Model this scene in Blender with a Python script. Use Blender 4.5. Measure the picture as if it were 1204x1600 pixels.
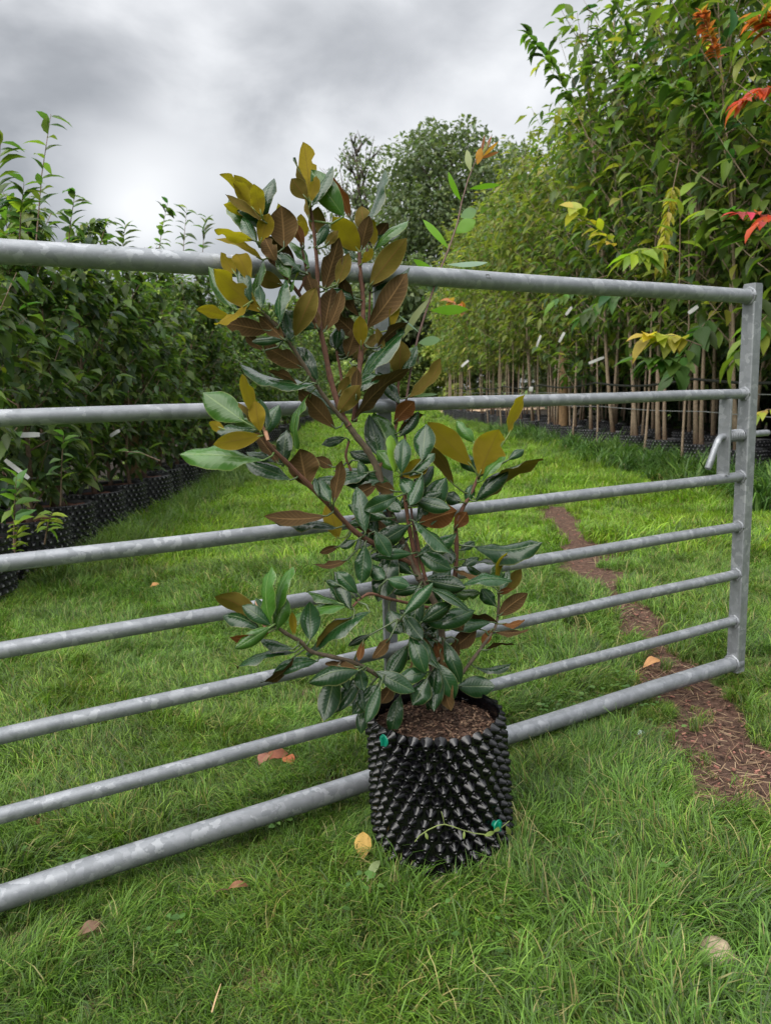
import bpy, math, random
import numpy as np
from mathutils import Vector, Matrix, noise as mnoise

for _o in list(bpy.data.objects):
    bpy.data.objects.remove(_o)
SC = bpy.context.scene
COL = SC.collection
rnd = random.Random(7)
nrs = np.random.RandomState(11)

# ------------------------------------------------------------------ camera
F = 1180.0                      # focal length in photo pixels (photo 1204 x 1600)
HC = 0.901                      # lens height above the ground, metres
MW = np.array([[0.99957068, -0.0292994, 0.0],
               [-0.00463076, -0.15798189, 0.98743115],
               [-0.02893114, -0.98700723, -0.15804974]])   # camera (right, down, forward) -> world
cam = bpy.data.cameras.new('camera')
camo = bpy.data.objects.new('camera', cam)
COL.objects.link(camo)
cam.sensor_fit = 'VERTICAL'
cam.sensor_height = 24.0
cam.sensor_width = 18.06
cam.lens = 24.0 * F / 1600.0
cam.clip_start = 0.05
cam.clip_end = 900
R3 = Matrix(((MW[0][0], -MW[0][1], -MW[0][2]), (MW[1][0], -MW[1][1], -MW[1][2]), (MW[2][0], -MW[2][1], -MW[2][2])))
M4 = R3.to_4x4()
M4.translation = (0, 0, HC)
camo.matrix_world = M4
cam.dof.use_dof = True
cam.dof.focus_distance = 1.55
cam.dof.aperture_fstop = 6.0
SC.camera = camo
SC.render.engine = 'CYCLES'
SC.cycles.max_bounces = 7
SC.cycles.diffuse_bounces = 3
SC.cycles.glossy_bounces = 3
SC.cycles.transmission_bounces = 4
SC.cycles.transparent_max_bounces = 4
SC.cycles.use_denoising = True
SC.view_settings.view_transform = 'Standard'
SC.view_settings.look = 'None'
SC.view_settings.gamma = 1.0
SC.view_settings.use_curve_mapping = False
SC.view_settings.exposure = 1.85

# ------------------------------------------------------------------ sky and sun
SUN_EL, SUN_AZ = math.radians(50), math.radians(-138)   # azimuth from +Y towards +X
wd = bpy.data.worlds.new('World')
SC.world = wd
wd.use_nodes = True
wt = wd.node_tree
wt.nodes.clear()


def N(t, typ, **kw):
    n = t.nodes.new(typ)
    for k, v in kw.items():
        if k.startswith('i_'):
            key = k[2:]
            key = int(key) if key.isdigit() else key.replace('_', ' ')
            n.inputs[key].default_value = v
        else:
            setattr(n, k, v)
    return n


def math_node(t, op, a=None, b=None, c=None, clamp=False):
    n = t.nodes.new('ShaderNodeMath')
    n.operation = op
    n.use_clamp = clamp
    for i, v in enumerate((a, b, c)):
        if v is None:
            continue
        if isinstance(v, (int, float)):
            n.inputs[i].default_value = v
        else:
            t.links.new(v, n.inputs[i])
    return n.outputs[0]


def ramp(t, fac, stops, interp='LINEAR'):
    n = t.nodes.new('ShaderNodeValToRGB')
    n.color_ramp.interpolation = interp
    els = n.color_ramp.elements
    while len(els) < len(stops):
        els.new(0.5)
    for e, (p, c) in zip(els, stops):
        e.position = p
        e.color = (*c, 1) if len(c) == 3 else c
    t.links.new(fac, n.inputs[0])
    return n.outputs[0]


def mixc(t, fac, a, b, mode='MIX'):
    n = t.nodes.new('ShaderNodeMix')
    n.data_type = 'RGBA'
    n.blend_type = mode
    for s, v in ((n.inputs[0], fac), (n.inputs[6], a), (n.inputs[7], b)):
        if isinstance(v, (int, float)):
            s.default_value = v
        elif isinstance(v, tuple):
            s.default_value = (*v, 1) if len(v) == 3 else v
        else:
            t.links.new(v, s)
    return n.outputs[2]


def ray(px, py):
    v = MW @ np.array([(px - 602) / F, (py - 800) / F, 1.0])
    return v


tc = N(wt, 'ShaderNodeTexCoord')
sky = N(wt, 'ShaderNodeTexSky', sky_type='NISHITA', sun_disc=False, sun_elevation=SUN_EL, sun_rotation=SUN_AZ)
sep = N(wt, 'ShaderNodeSeparateXYZ')
wt.links.new(tc.outputs['Generated'], sep.inputs[0])
zc = math_node(wt, 'MAXIMUM', sep.outputs[2], 0.0)
zd = math_node(wt, 'ADD', zc, 0.35)
cx = math_node(wt, 'DIVIDE', sep.outputs[0], zd)
cy = math_node(wt, 'DIVIDE', sep.outputs[1], zd)
cmb = N(wt, 'ShaderNodeCombineXYZ')
wt.links.new(cx, cmb.inputs[0])
wt.links.new(cy, cmb.inputs[1])
cmb.inputs[2].default_value = 2.3
mpn = N(wt, 'ShaderNodeMapping')
wt.links.new(tc.outputs['Generated'], mpn.inputs[0])
mpn.inputs['Location'].default_value = (3.1, 1.7, 0.4)
mpn.inputs['Scale'].default_value = (1.0, 1.0, 1.7)
n1 = N(wt, 'ShaderNodeTexNoise', i_Scale=2.1, i_Detail=4.0, i_Roughness=0.45, i_Distortion=0.15)
wt.links.new(mpn.outputs[0], n1.inputs['Vector'])
n2 = N(wt, 'ShaderNodeTexNoise', i_Scale=5.2, i_Detail=7.0, i_Roughness=0.52, i_Distortion=0.25)
wt.links.new(mpn.outputs[0], n2.inputs['Vector'])
dens = math_node(wt, 'MULTIPLY_ADD', math_node(wt, 'SUBTRACT', n2.outputs[0], 0.5), 0.75, n1.outputs[0])
# single thin and thick places of the cloud deck, as directions
for (bx, by, size, amp) in [(500, 190, 0.22, 0.24), (300, 150, 0.15, 0.05), (830, 170, 0.2, 0.2), (215, 335, 0.07, 0.42), (590, 260, 0.14, 0.10),
                            (60, 60, 0.25, 0.05), (620, 55, 0.14, -0.22), (480, 30, 0.12, -0.15), (790, 30, 0.12, -0.13), (120, 260, 0.13, -0.05), (250, 215, 0.11, -0.06), (30, 60, 0.12, -0.05)]:
    d = ray(bx, by)
    d = d / np.linalg.norm(d)
    vm = N(wt, 'ShaderNodeVectorMath', operation='DISTANCE')
    wt.links.new(tc.outputs['Generated'], vm.inputs[0])
    vm.inputs[1].default_value = tuple(d)
    wob = math_node(wt, 'MULTIPLY_ADD', math_node(wt, 'SUBTRACT', n2.outputs[0], 0.5), size * 1.6, vm.outputs['Value'])
    g = math_node(wt, 'DIVIDE', wob, size)
    g = math_node(wt, 'MULTIPLY', g, g)
    g = math_node(wt, 'POWER', 2.718, math_node(wt, 'MULTIPLY', g, -1.0))
    dens = math_node(wt, 'MULTIPLY_ADD', g, amp, dens)
cl = ramp(wt, dens, [(0.30, (1.9, 1.93, 1.97)), (0.44, (2.75, 2.8, 2.87)), (0.56, (3.95, 4.0, 4.08)), (0.70, (5.6, 5.64, 5.7)), (0.84, (6.9, 6.9, 6.9))])
# overcast skies are brighter towards the zenith
zen = math_node(wt, 'MULTIPLY_ADD', math_node(wt, 'SMOOTH_MAX', math_node(wt, 'SUBTRACT', zc, 0.44), 0.0, 0.2), 3.6, 0.40)
vs = N(wt, 'ShaderNodeVectorMath', operation='SCALE')
wt.links.new(cl, vs.inputs[0])
wt.links.new(zen, vs.inputs['Scale'])
colr = mixc(wt, 0.94, sky.outputs[0], vs.outputs[0])
bg = N(wt, 'ShaderNodeBackground', i_Strength=0.1)
wt.links.new(colr, bg.inputs[0])
wo = N(wt, 'ShaderNodeOutputWorld')
wt.links.new(bg.outputs[0], wo.inputs[0])

sl = bpy.data.lights.new('sun', 'SUN')
sl.energy = 1.5
sl.angle = math.radians(70)
sl.color = (1.0, 0.96, 0.9)
so = bpy.data.objects.new('sun', sl)
COL.objects.link(so)
sd = Vector((math.sin(SUN_AZ) * math.cos(SUN_EL), math.cos(SUN_AZ) * math.cos(SUN_EL), math.sin(SUN_EL)))
so.rotation_euler = sd.to_track_quat('Z', 'Y').to_euler()
so.location = (0, 0, 20)

# ------------------------------------------------------------------ helpers


def at(px, py, depth):
    """world point seen at photo pixel (px, py), depth metres along the lens axis"""
    p = ray(px, py) * depth
    return Vector((p[0], p[1], p[2] + HC))


def on_ground(px, py, z=0.0):
    r = ray(px, py)
    t = (z - HC) / r[2]
    return Vector((r[0] * t, r[1] * t, z))


def tag(o, label=None, cat=None, group=None, kind=None):
    if label:
        o['label'] = label
    if cat:
        o['category'] = cat
    if group:
        o['group'] = group
    if kind:
        o['kind'] = kind
    return o


def empty(name, loc=(0, 0, 0), label=None, cat=None, group=None):
    o = bpy.data.objects.new(name, None)
    o.empty_display_size = 0.1
    o.location = loc
    COL.objects.link(o)
    tag(o, label, cat, group)
    return o


def link(name, me, parent=None):
    o = bpy.data.objects.new(name, me)
    COL.objects.link(o)
    if parent is not None:
        o.parent = parent
        # vertices are authored in world space: cancel the parent's offset
        o.matrix_parent_inverse = Matrix.Translation(parent.location).inverted()
    return o


def mesh(name, verts, faces, mat, col=None, uv=None, smooth=True):
    me = bpy.data.meshes.new(name)
    if isinstance(faces, np.ndarray):
        V = np.asarray(verts, dtype=np.float32)
        nf, k = faces.shape
        me.vertices.add(len(V))
        me.vertices.foreach_set('co', V.ravel())
        me.loops.add(nf * k)
        me.loops.foreach_set('vertex_index', faces.astype(np.int32).ravel())
        me.polygons.add(nf)
        me.polygons.foreach_set('loop_start', np.arange(0, nf * k, k, dtype=np.int32))
        me.update(calc_edges=True)
    else:
        me.from_pydata([tuple(v) for v in verts], [], faces)
    if mat is not None:
        me.materials.append(mat)
    if col is not None:
        a = me.color_attributes.new('col', 'FLOAT_COLOR', 'POINT')
        c = np.ones((len(me.vertices), 4), np.float32)
        c[:, :3] = np.asarray(col, np.float32)
        a.data.foreach_set('color', c.ravel())
    if uv is not None:
        ul = me.uv_layers.new(name='uv')
        li = np.zeros(len(me.loops), np.int32)
        me.loops.foreach_get('vertex_index', li)
        ul.data.foreach_set('uv', np.asarray(uv, np.float32)[li].ravel())
    if smooth and len(me.polygons):
        me.polygons.foreach_set('use_smooth', np.ones(len(me.polygons), bool))
    me.update()
    return me


class MB:
    def __init__(s):
        s.v, s.f, s.c = [], [], []

    def add(s, verts, faces, col=None):
        o = len(s.v)
        s.v += [tuple(v) for v in verts]
        s.f += [tuple(i + o for i in f) for f in faces]
        s.c += [col if col is not None else (1, 1, 1)] * len(verts)

    def tube(s, pts, radii, n=8, cap=True, col=None):
        pts = [Vector(p) for p in pts]
        if isinstance(radii, (int, float)):
            radii = [radii] * len(pts)
        vs, fs = [], []
        up = None
        for i, p in enumerate(pts):
            a = pts[max(i - 1, 0)]
            b = pts[min(i + 1, len(pts) - 1)]
            t = (b - a)
            t = t.normalized() if t.length > 1e-9 else Vector((0, 0, 1))
            if up is None:
                up = Vector((0, 0, 1)) if abs(t.z) < 0.9 else Vector((1, 0, 0))
            x = (up - t * up.dot(t)).normalized()
            y = t.cross(x)
            up = x
            for k in range(n):
                an = 2 * math.pi * k / n
                vs.append(p + (x * math.cos(an) + y * math.sin(an)) * radii[i])
        for i in range(len(pts) - 1):
            for k in range(n):
                fs.append((i * n + k, i * n + (k + 1) % n, (i + 1) * n + (k + 1) % n, (i + 1) * n + k))
        if cap:
            fs.append(tuple(range(n - 1, -1, -1)))
            fs.append(tuple(range((len(pts) - 1) * n, len(pts) * n)))
        s.add(vs, fs, col)

    def box(s, c, X, Y, Z, bev=0.0, col=None):
        """box with half-axis vectors X, Y, Z; small chamfer on the four Z edges"""
        c, X, Y, Z = Vector(c), Vector(X), Vector(Y), Vector(Z)
        if bev > 0:
            bx, by = X.normalized() * bev, Y.normalized() * bev
            prof = [X - bx + Y, X + Y - by, X - Y + by, X - bx - Y, -X + bx - Y, -X - Y + by, -X + Y - by, -X + bx + Y]
        else:
            prof = [X + Y, X - Y, -X - Y, -X + Y]
        n = len(prof)
        vs = [c + p - Z for p in prof] + [c + p + Z for p in prof]
        fs = [(k, (k + 1) % n, (k + 1) % n + n, k + n) for k in range(n)]
        fs += [tuple(range(n - 1, -1, -1)), tuple(range(n, 2 * n))]
        s.add(vs, fs, col)

    def build(s, name, mat, parent=None, smooth=True, color=False):
        me = mesh(name, s.v, s.f, mat, col=s.c if color else None, smooth=smooth)
        if smooth:
            try:
                me.set_sharp_from_angle(angle=math.radians(38))
            except Exception:
                pass
        return link(name, me, parent)


# ------------------------------------------------------------------ materials


def newmat(name):
    m = bpy.data.materials.new(name)
    m.use_nodes = True
    t = m.node_tree
    t.nodes.clear()
    out = N(t, 'ShaderNodeOutputMaterial')
    b = N(t, 'ShaderNodeBsdfPrincipled')
    t.links.new(b.outputs[0], out.inputs[0])
    return m, t, b, out


def noise_tex(t, scale, detail=4.0, rough=0.55, dist=0.0, coord='Object', vec=None):
    n = N(t, 'ShaderNodeTexNoise', i_Scale=scale, i_Detail=detail, i_Roughness=rough, i_Distortion=dist)
    if vec is None:
        if coord == 'World':
            g = N(t, 'ShaderNodeNewGeometry')
            vec = g.outputs['Position']
        else:
            c = N(t, 'ShaderNodeTexCoord')
            vec = c.outputs[coord]
    t.links.new(vec, n.inputs['Vector'])
    return n.outputs[0]


def bump(t, b, h, strength=0.3, dist=0.005):
    n = N(t, 'ShaderNodeBump', i_Strength=strength, i_Distance=dist)
    t.links.new(h, n.inputs['Height'])
    t.links.new(n.outputs[0], b.inputs['Normal'])


def mat_galv(name, axis_stretch=(1, 1, 1)):
    m, t, b, o = newmat(name)
    g = N(t, 'ShaderNodeNewGeometry')
    vo = N(t, 'ShaderNodeTexVoronoi', i_Scale=62.0)
    wn = N(t, 'ShaderNodeTexNoise', i_Scale=28.0, i_Detail=5.0, i_Roughness=0.6)
    t.links.new(g.outputs['Position'], wn.inputs['Vector'])
    ad = N(t, 'ShaderNodeVectorMath', operation='MULTIPLY_ADD')
    t.links.new(wn.outputs['Color'], ad.inputs[0])
    ad.inputs[1].default_value = (0.05, 0.05, 0.05)
    t.links.new(g.outputs['Position'], ad.inputs[2])
    t.links.new(ad.outputs[0], vo.inputs['Vector'])
    sp = N(t, 'ShaderNodeSeparateColor')
    t.links.new(vo.outputs['Color'], sp.inputs[0])
    big = noise_tex(t, 15.0, 8.0, 0.72, 1.4, 'World')
    base = ramp(t, sp.outputs[0], [(0.0, (0.195, 0.207, 0.222)), (0.45, (0.222, 0.234, 0.25)), (0.78, (0.25, 0.262, 0.28)), (0.97, (0.315, 0.328, 0.346))], 'LINEAR')
    pale = ramp(t, big, [(0.50, (0, 0, 0)), (0.57, (.35, .35, .35)), (0.60, (.4, .4, .4)), (0.64, (1, 1, 1))])
    c = mixc(t, math_node(t, 'MULTIPLY', pale, 0.24), base, (0.38, 0.393, 0.412))
    fine = noise_tex(t, 160.0, 3.0, 0.6, 0, 'World')
    dirt = ramp(t, noise_tex(t, 21.0, 6.0, 0.7, 0.6, 'World'), [(0.60, (0, 0, 0)), (0.72, (1, 1, 1))])
    c = mixc(t, math_node(t, 'MULTIPLY', dirt, 0.35), c, (0.17, 0.17, 0.16))
    t.links.new(c, b.inputs['Base Color'])
    b.inputs['Metallic'].default_value = 0.6
    r = math_node(t, 'MULTIPLY_ADD', sp.outputs[1], 0.14, 0.46)
    t.links.new(r, b.inputs['Roughness'])
    h = math_node(t, 'MULTIPLY_ADD', fine, 0.3, math_node(t, 'MULTIPLY', big, 1.2))
    bump(t, b, h, 0.25, 0.002)
    return m


def mat_plain(name, col, rough=0.6, metal=0.0, var=0.25, scale=30.0, bumpd=0.002, spec=0.5, bstr=0.3):
    m, t, b, o = newmat(name)
    n = noise_tex(t, scale, 5.0, 0.6, 0.3, 'World')
    c0 = tuple(max(0, x * (1 - var)) for x in col)
    c1 = tuple(x * (1 + var) for x in col)
    c = ramp(t, n, [(0.3, c0), (0.7, c1)])
    t.links.new(c, b.inputs['Base Color'])
    b.inputs['Roughness'].default_value = rough
    b.inputs['Metallic'].default_value = metal
    b.inputs['Specular IOR Level'].default_value = spec
    bump(t, b, n, bstr, bumpd)
    return m


def mat_foliage(name, gloss=0.42, spec=0.4, transl=0.3):
    """leaf colour comes from the 'col' attribute of each leaf; light passes through the blade"""
    m, t, b, o = newmat(name)
    a = N(t, 'ShaderNodeAttribute', attribute_name='col')
    oi = N(t, 'ShaderNodeObjectInfo')
    g = N(t, 'ShaderNodeNewGeometry')
    hs = N(t, 'ShaderNodeHueSaturation')
    t.links.new(a.outputs['Color'], hs.inputs['Color'])
    t.links.new(math_node(t, 'MULTIPLY_ADD', oi.outputs['Random'], 0.3, 0.85), hs.inputs['Value'])
    under = mixc(t, 0.3, hs.outputs[0], (0.16, 0.20, 0.12))
    c = mixc(t, g.outputs['Backfacing'], hs.outputs[0], under)
    t.links.new(c, b.inputs['Base Color'])
    b.inputs['Roughness'].default_value = gloss
    b.inputs['Specular IOR Level'].default_value = spec
    tr = N(t, 'ShaderNodeBsdfTranslucent')
    tcol = mixc(t, 1.0, hs.outputs[0], (1.5, 1.7, 0.7), 'MULTIPLY')
    t.links.new(tcol, tr.inputs[0])
    mx = N(t, 'ShaderNodeMixShader', i_0=transl)
    t.links.new(b.outputs[0], mx.inputs[1])
    t.links.new(tr.outputs[0], mx.inputs[2])
    t.links.new(mx.outputs[0], o.inputs[0])
    return m


def mat_magnolia(name, top, under, top_rough, transl, tcol, margin, vein_top, vein_under):
    """one face of the leaf glossy, the other felted; midrib, side veins and pale margin from the leaf's UV"""
    m, t, b, o = newmat(name)
    uv = N(t, 'ShaderNodeUVMap', uv_map='uv')
    s = N(t, 'ShaderNodeSeparateXYZ')
    t.links.new(uv.outputs[0], s.inputs[0])
    u, v = s.outputs[0], s.outputs[1]
    au = math_node(t, 'ABSOLUTE', math_node(t, 'SUBTRACT', u, 0.5))        # 0 midrib, .5 margin
    mid = math_node(t, 'SUBTRACT', 1.0, math_node(t, 'DIVIDE', au, 0.042), clamp=True)
    mar = math_node(t, 'DIVIDE', math_node(t, 'SUBTRACT', au, 0.462), 0.03, clamp=True)
    ve = math_node(t, 'SINE', math_node(t, 'MULTIPLY', math_node(t, 'SUBTRACT', v, math_node(t, 'MULTIPLY', au, 0.34)), 75.0))
    ve = math_node(t, 'POWER', math_node(t, 'MULTIPLY_ADD', ve, 0.5, 0.5), 5.0)
    oi = N(t, 'ShaderNodeObjectInfo')
    g = N(t, 'ShaderNodeNewGeometry')
    nz = noise_tex(t, 24.0, 5.0, 0.6, 0.4, 'World')
    nzf = noise_tex(t, 90.0, 4.0, 0.6, 0.2, 'World')
    vm = math_node(t, 'MULTIPLY_ADD', oi.outputs['Random'], 0.7, 0.62)
    vm = math_node(t, 'MULTIPLY', vm, math_node(t, 'MULTIPLY_ADD', nz, 0.7, 0.65))

    def sc(colr, f):
        n = N(t, 'ShaderNodeVectorMath', operation='SCALE')
        if isinstance(colr, tuple):
            n.inputs[0].default_value = colr
        else:
            t.links.new(colr, n.inputs[0])
        t.links.new(f, n.inputs['Scale'])
        return n.outputs[0]
    topc = sc(top, vm)
    topc = mixc(t, math_node(t, 'MULTIPLY', ve, 0.06), topc, vein_top)
    topc = mixc(t, math_node(t, 'MULTIPLY', mid, 0.6), topc, vein_top)
    und2 = mixc(t, nz, tuple(x * 0.72 for x in under), tuple(x * 1.25 for x in under))
    undc = sc(und2, math_node(t, 'MULTIPLY_ADD', oi.outputs['Random'], 0.5, 0.75))
    undc = mixc(t, math_node(t, 'MULTIPLY', ve, 0.16), undc, vein_under)
    undc = mixc(t, math_node(t, 'MULTIPLY', mid, 0.75), undc, vein_under)
    c = mixc(t, g.outputs['Backfacing'], topc, undc)
    c = mixc(t, math_node(t, 'MULTIPLY', mar, 0.38), c, margin)
    t.links.new(c, b.inputs['Base Color'])
    rr = math_node(t, 'MULTIPLY_ADD', g.outputs['Backfacing'], 0.85 - top_rough, math_node(t, 'MULTIPLY_ADD', nzf, 0.16, top_rough - 0.08))
    t.links.new(rr, b.inputs['Roughness'])
    sp = math_node(t, 'MULTIPLY_ADD', g.outputs['Backfacing'], -0.24, 0.34)
    t.links.new(sp, b.inputs['Specular IOR Level'])
    h = math_node(t, 'MULTIPLY_ADD', ve, 0.35, math_node(t, 'MULTIPLY', nzf, 0.6))
    h = math_node(t, 'MULTIPLY_ADD', mid, -0.7, h)
    bump(t, b, h, 0.28, 0.0012)
    tr = N(t, 'ShaderNodeBsdfTranslucent')
    tr.inputs[0].default_value = (*tcol, 1)
    mx = N(t, 'ShaderNodeMixShader', i_0=transl)
    t.links.new(b.outputs[0], mx.inputs[1])
    t.links.new(tr.outputs[0], mx.inputs[2])
    t.links.new(mx.outputs[0], o.inputs[0])
    return m


M_GALV = mat_galv('galvanised_steel')
M_FOL = mat_foliage('leaf_blade', 0.5, 0.32, 0.44)
M_FOL2 = mat_foliage('leaf_blade_dull', 0.6, 0.25, 0.3)
M_BARK = mat_plain('bark_brown', (0.19, 0.125, 0.09), 0.85, 0, 0.35, 60, 0.004)
M_BARKG = mat_plain('bark_grey_tan', (0.24, 0.18, 0.125), 0.85, 0, 0.35, 50, 0.004)
M_BARKD = mat_plain('bark_dark', (0.07, 0.055, 0.045), 0.9, 0, 0.3, 12, 0.01)
M_TWIG = mat_plain('magnolia_twig', (0.095, 0.040, 0.022), 0.8, 0, 0.35, 90, 0.002)
M_TWIGG = mat_plain('magnolia_old_wood', (0.075, 0.055, 0.034), 0.85, 0, 0.4, 70, 0.003)
M_POT = mat_plain('black_plastic', (0.0016, 0.0016, 0.0023), 0.2, 0, 0.3, 40, 0.001, 0.45, 0.3)
M_POTD = mat_plain('dusty_black_plastic', (0.012, 0.012, 0.014), 0.38, 0, 0.4, 40, 0.001, 0.5, 0.3)
M_TIP = mat_plain('glint_stud_tip', (0.20, 0.20, 0.21), 0.5, 0, 0.4, 40)  # sky glints on the row pots' studs, painted as pale grey tip faces
M_STUD = mat_plain('glint_grey_plastic', (0.02, 0.02, 0.023), 0.3, 0, 0.5, 40, 0.001, 0.5, 0.3)  # greyer than the pot wall, sky sheen put into the stud colour
M_SOIL = mat_plain('potting_bark', (0.045, 0.026, 0.018), 0.95, 0, 0.55, 90, 0.01, 0.2, 0.8)
M_MULCH = mat_plain('red_bark_mulch', (0.14, 0.065, 0.045), 0.95, 0, 0.5, 70, 0.01, 0.2, 0.8)
M_GREENPL = mat_plain('green_plastic', (0.0, 0.16, 0.10), 0.4, 0, 0.15, 30)
M_WOOD = mat_plain('tanalised_wood', (0.15, 0.09, 0.04), 0.85, 0, 0.4, 25, 0.003)
M_WHITE = mat_plain('white_label', (0.38, 0.385, 0.37), 0.5, 0, 0.1, 20)
M_BLACK = mat_plain('black_hose', (0.012, 0.012, 0.012), 0.5, 0, 0.2, 20)
M_WIRE = mat_plain('grey_wire', (0.35, 0.36, 0.37), 0.5, 0.6, 0.2, 20)
M_MATURE = mat_magnolia('magnolia_leaf_mature', (0.009, 0.034, 0.009), (0.056, 0.034, 0.0135), 0.21, 0.03, (0.10, 0.09, 0.01), (0.20, 0.19, 0.08), (0.10, 0.13, 0.06), (0.20, 0.12, 0.05))
M_MID = mat_magnolia('magnolia_leaf_olive', (0.018, 0.046, 0.014), (0.085, 0.066, 0.012), 0.2, 0.09, (0.17, 0.16, 0.01), (0.30, 0.25, 0.09), (0.13, 0.17, 0.06), (0.12, 0.06, 0.02))
M_YOUNG = mat_magnolia('magnolia_leaf_young', (0.045, 0.115, 0.018), (0.150, 0.108, 0.010), 0.22, 0.36, (0.40, 0.36, 0.012), (0.32, 0.26, 0.08), (0.22, 0.28, 0.10), (0.10, 0.055, 0.015))
M_FRESH = mat_magnolia('magnolia_leaf_fresh', (0.030, 0.085, 0.011), (0.17, 0.13, 0.02), 0.24, 0.15, (0.10, 0.24, 0.012), (0.24, 0.26, 0.09), (0.15, 0.22, 0.07), (0.12, 0.08, 0.02))
M_LIME = mat_magnolia('magnolia_leaf_lime', (0.10, 0.20, 0.015), (0.2, 0.2, 0.02), 0.25, 0.3, (0.22, 0.36, 0.012), (0.3, 0.34, 0.09), (0.22, 0.30, 0.07), (0.2, 0.2, 0.03))
M_RUST = mat_magnolia('magnolia_leaf_rusty', (0.03, 0.05, 0.02), (0.085, 0.036, 0.012), 0.3, 0.10, (0.35, 0.12, 0.01), (0.30, 0.18, 0.07), (0.13, 0.15, 0.06), (0.26, 0.13, 0.05))
M_BUD = mat_plain('magnolia_bud', (0.33, 0.17, 0.10), 0.75, 0, 0.3, 60)

# ------------------------------------------------------------------ ground: one sheet, soil strip as a worn path
G_DIR = Vector((0.86504, 0.50170, 0)).normalized()      # along the gate, away from the camera
G_NRM = Vector((G_DIR.y, -G_DIR.x, 0))                  # towards the camera
POST = Vector((1.0508, 2.1935, 0))

SOIL_PX = [(812, 745, .10), (845, 775, .12), (868, 800, .13), (905, 850, .13), (930, 895, .15), (965, 940, .13), (1000, 975, .14), (1022, 1020, .10), (1062, 1075, .10), (1100, 1120, .13), (1118, 1165, .13), (1150, 1205, .11), (1210, 1230, .10), (1300, 1250, .12)]
SOIL = [(*on_ground(x, y)[:2], w * q) for (x, y, w), q in zip(SOIL_PX, [.9, .75, .85, 1.1, 1.15, .6, 1.2, .6, 1.3, 1.5, 1.65, 1.6, 1.7, 1.7])]
SPOTS = [(*on_ground(x, y)[:2], r) for x, y, r in [(300, 1545, .035), (420, 1510, .035), (1060, 1395, .05), (525, 1220, .03), (150, 1560, .03), (690, 1405, .02), (600, 1300, .03), (480, 1085, .05), (1120, 1495, .05), (870, 1245, .05), (30, 1270, .04), (400, 1180, .05), (140, 1450, .04), (1180, 1030, .12), (900, 1000, .06), (610, 930, .12)]]


def seg_d(p, a, b):
    ax, ay, aw = a
    bx, by, bw = b
    dx, dy = bx - ax, by - ay
    t = max(0.0, min(1.0, ((p[0] - ax) * dx + (p[1] - ay) * dy) / (dx * dx + dy * dy + 1e-9)))
    return math.hypot(p[0] - ax - dx * t, p[1] - ay - dy * t) / (aw + (bw - aw) * t)


def bed_edge_l(y):
    return -1.74 - 0.012 * (y - 3)


def bed_edge_r(y):
    return 3.02 - 0.062 * (y - 6) if y < 22 else 2.03


def soil_amount(x, y):
    nz = mnoise.fractal(Vector((x * 4.2, y * 4.2, 1.3)), 0.7, 2.1, 4) * 1.5
    d = min(seg_d((x, y), SOIL[i], SOIL[i + 1]) for i in range(len(SOIL) - 1)) if (0.2 < x < 3.2 and 1.0 < y < 11) else 9
    s = max(0.0, min(1.0, (1.15 - d + nz * 0.75) / 0.5))
    for (sx, sy, r) in SPOTS:
        q = math.hypot(x - sx, y - sy) / r
        if q < 2.5:
            s = max(s, max(0.0, min(1.0, (1.0 - q + nz * 0.6) / 0.6)))
    if x < bed_edge_l(y) and y < 60:
        s = max(s, min(1.0, (bed_edge_l(y) - x) / 0.12))
    if x > bed_edge_r(y) + 0.05 and 3 < y < 60:
        s = max(s, min(1.0, (x - bed_edge_r(y) - 0.05) / 0.25))
    return s


def ground_z(x, y):
    if abs(x) > 8 or y > 16 or y < -2:
        return 0.0
    f = 1.0 if y < 12 else (16 - y) / 4.0
    return f * (0.016 * mnoise.noise(Vector((x * 1.7, y * 1.7, 4.0))) + 0.008 * mnoise.noise(Vector((x * 6, y * 6, 9.0))))


def axis_pts(lo, hi, fine_lo, fine_hi, step, grow=1.12):
    a = list(np.arange(fine_lo, fine_hi + 1e-6, step))
    s, p = step, fine_hi
    while p < hi:
        s *= grow
        p += s
        a.append(min(p, hi))
    s, p = step, fine_lo
    b = []
    while p > lo:
        s *= grow
        p -= s
        b.append(max(p, lo))
    return np.array(b[::-1] + a)


gx = axis_pts(-320, 320, -2.2, 3.4, 0.045)
gy = axis_pts(-40, 420, 0.6, 6.5, 0.045, 1.09)
GV = np.zeros((len(gy) * len(gx), 3))
GC = np.zeros((len(gy) * len(gx), 3))
k = 0
for y in gy:
    for x in gx:
        s = soil_amount(x, y) if (-6 < x < 8 and -1 < y < 60) else 0.0
        GV[k] = (x, y, ground_z(x, y) - 0.012 * s)
        bed = 1.0 if (y < 60 and y > 1 and (x < bed_edge_l(y) - .05 or x > bed_edge_r(y) + .15) and abs(x) < 14) else 0.0
        GC[k] = (s, bed, 0)
        k += 1
nx = len(gx)
ii, jj = np.meshgrid(np.arange(len(gy) - 1), np.arange(nx - 1), indexing='ij')
q = (ii * nx + jj).ravel()
GF = np.stack([q, q + 1, q + nx + 1, q + nx], 1)
m, t, b, o = newmat('turf_and_soil')
a = N(t, 'ShaderNodeAttribute', attribute_name='col')
sp = N(t, 'ShaderNodeSeparateColor')
t.links.new(a.outputs['Color'], sp.inputs[0])
nA = noise_tex(t, 0.9, 5, 0.6, 0.3, 'World')
nB = noise_tex(t, 55, 5, 0.7, 0.3, 'World')
nC = noise_tex(t, 14, 5, 0.7, 0.5, 'World')
turf = ramp(t, nB, [(0.3, (0.030, 0.034, 0.014)), (0.55, (0.055, 0.085, 0.020)), (0.75, (0.12, 0.13, 0.05))])
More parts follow.
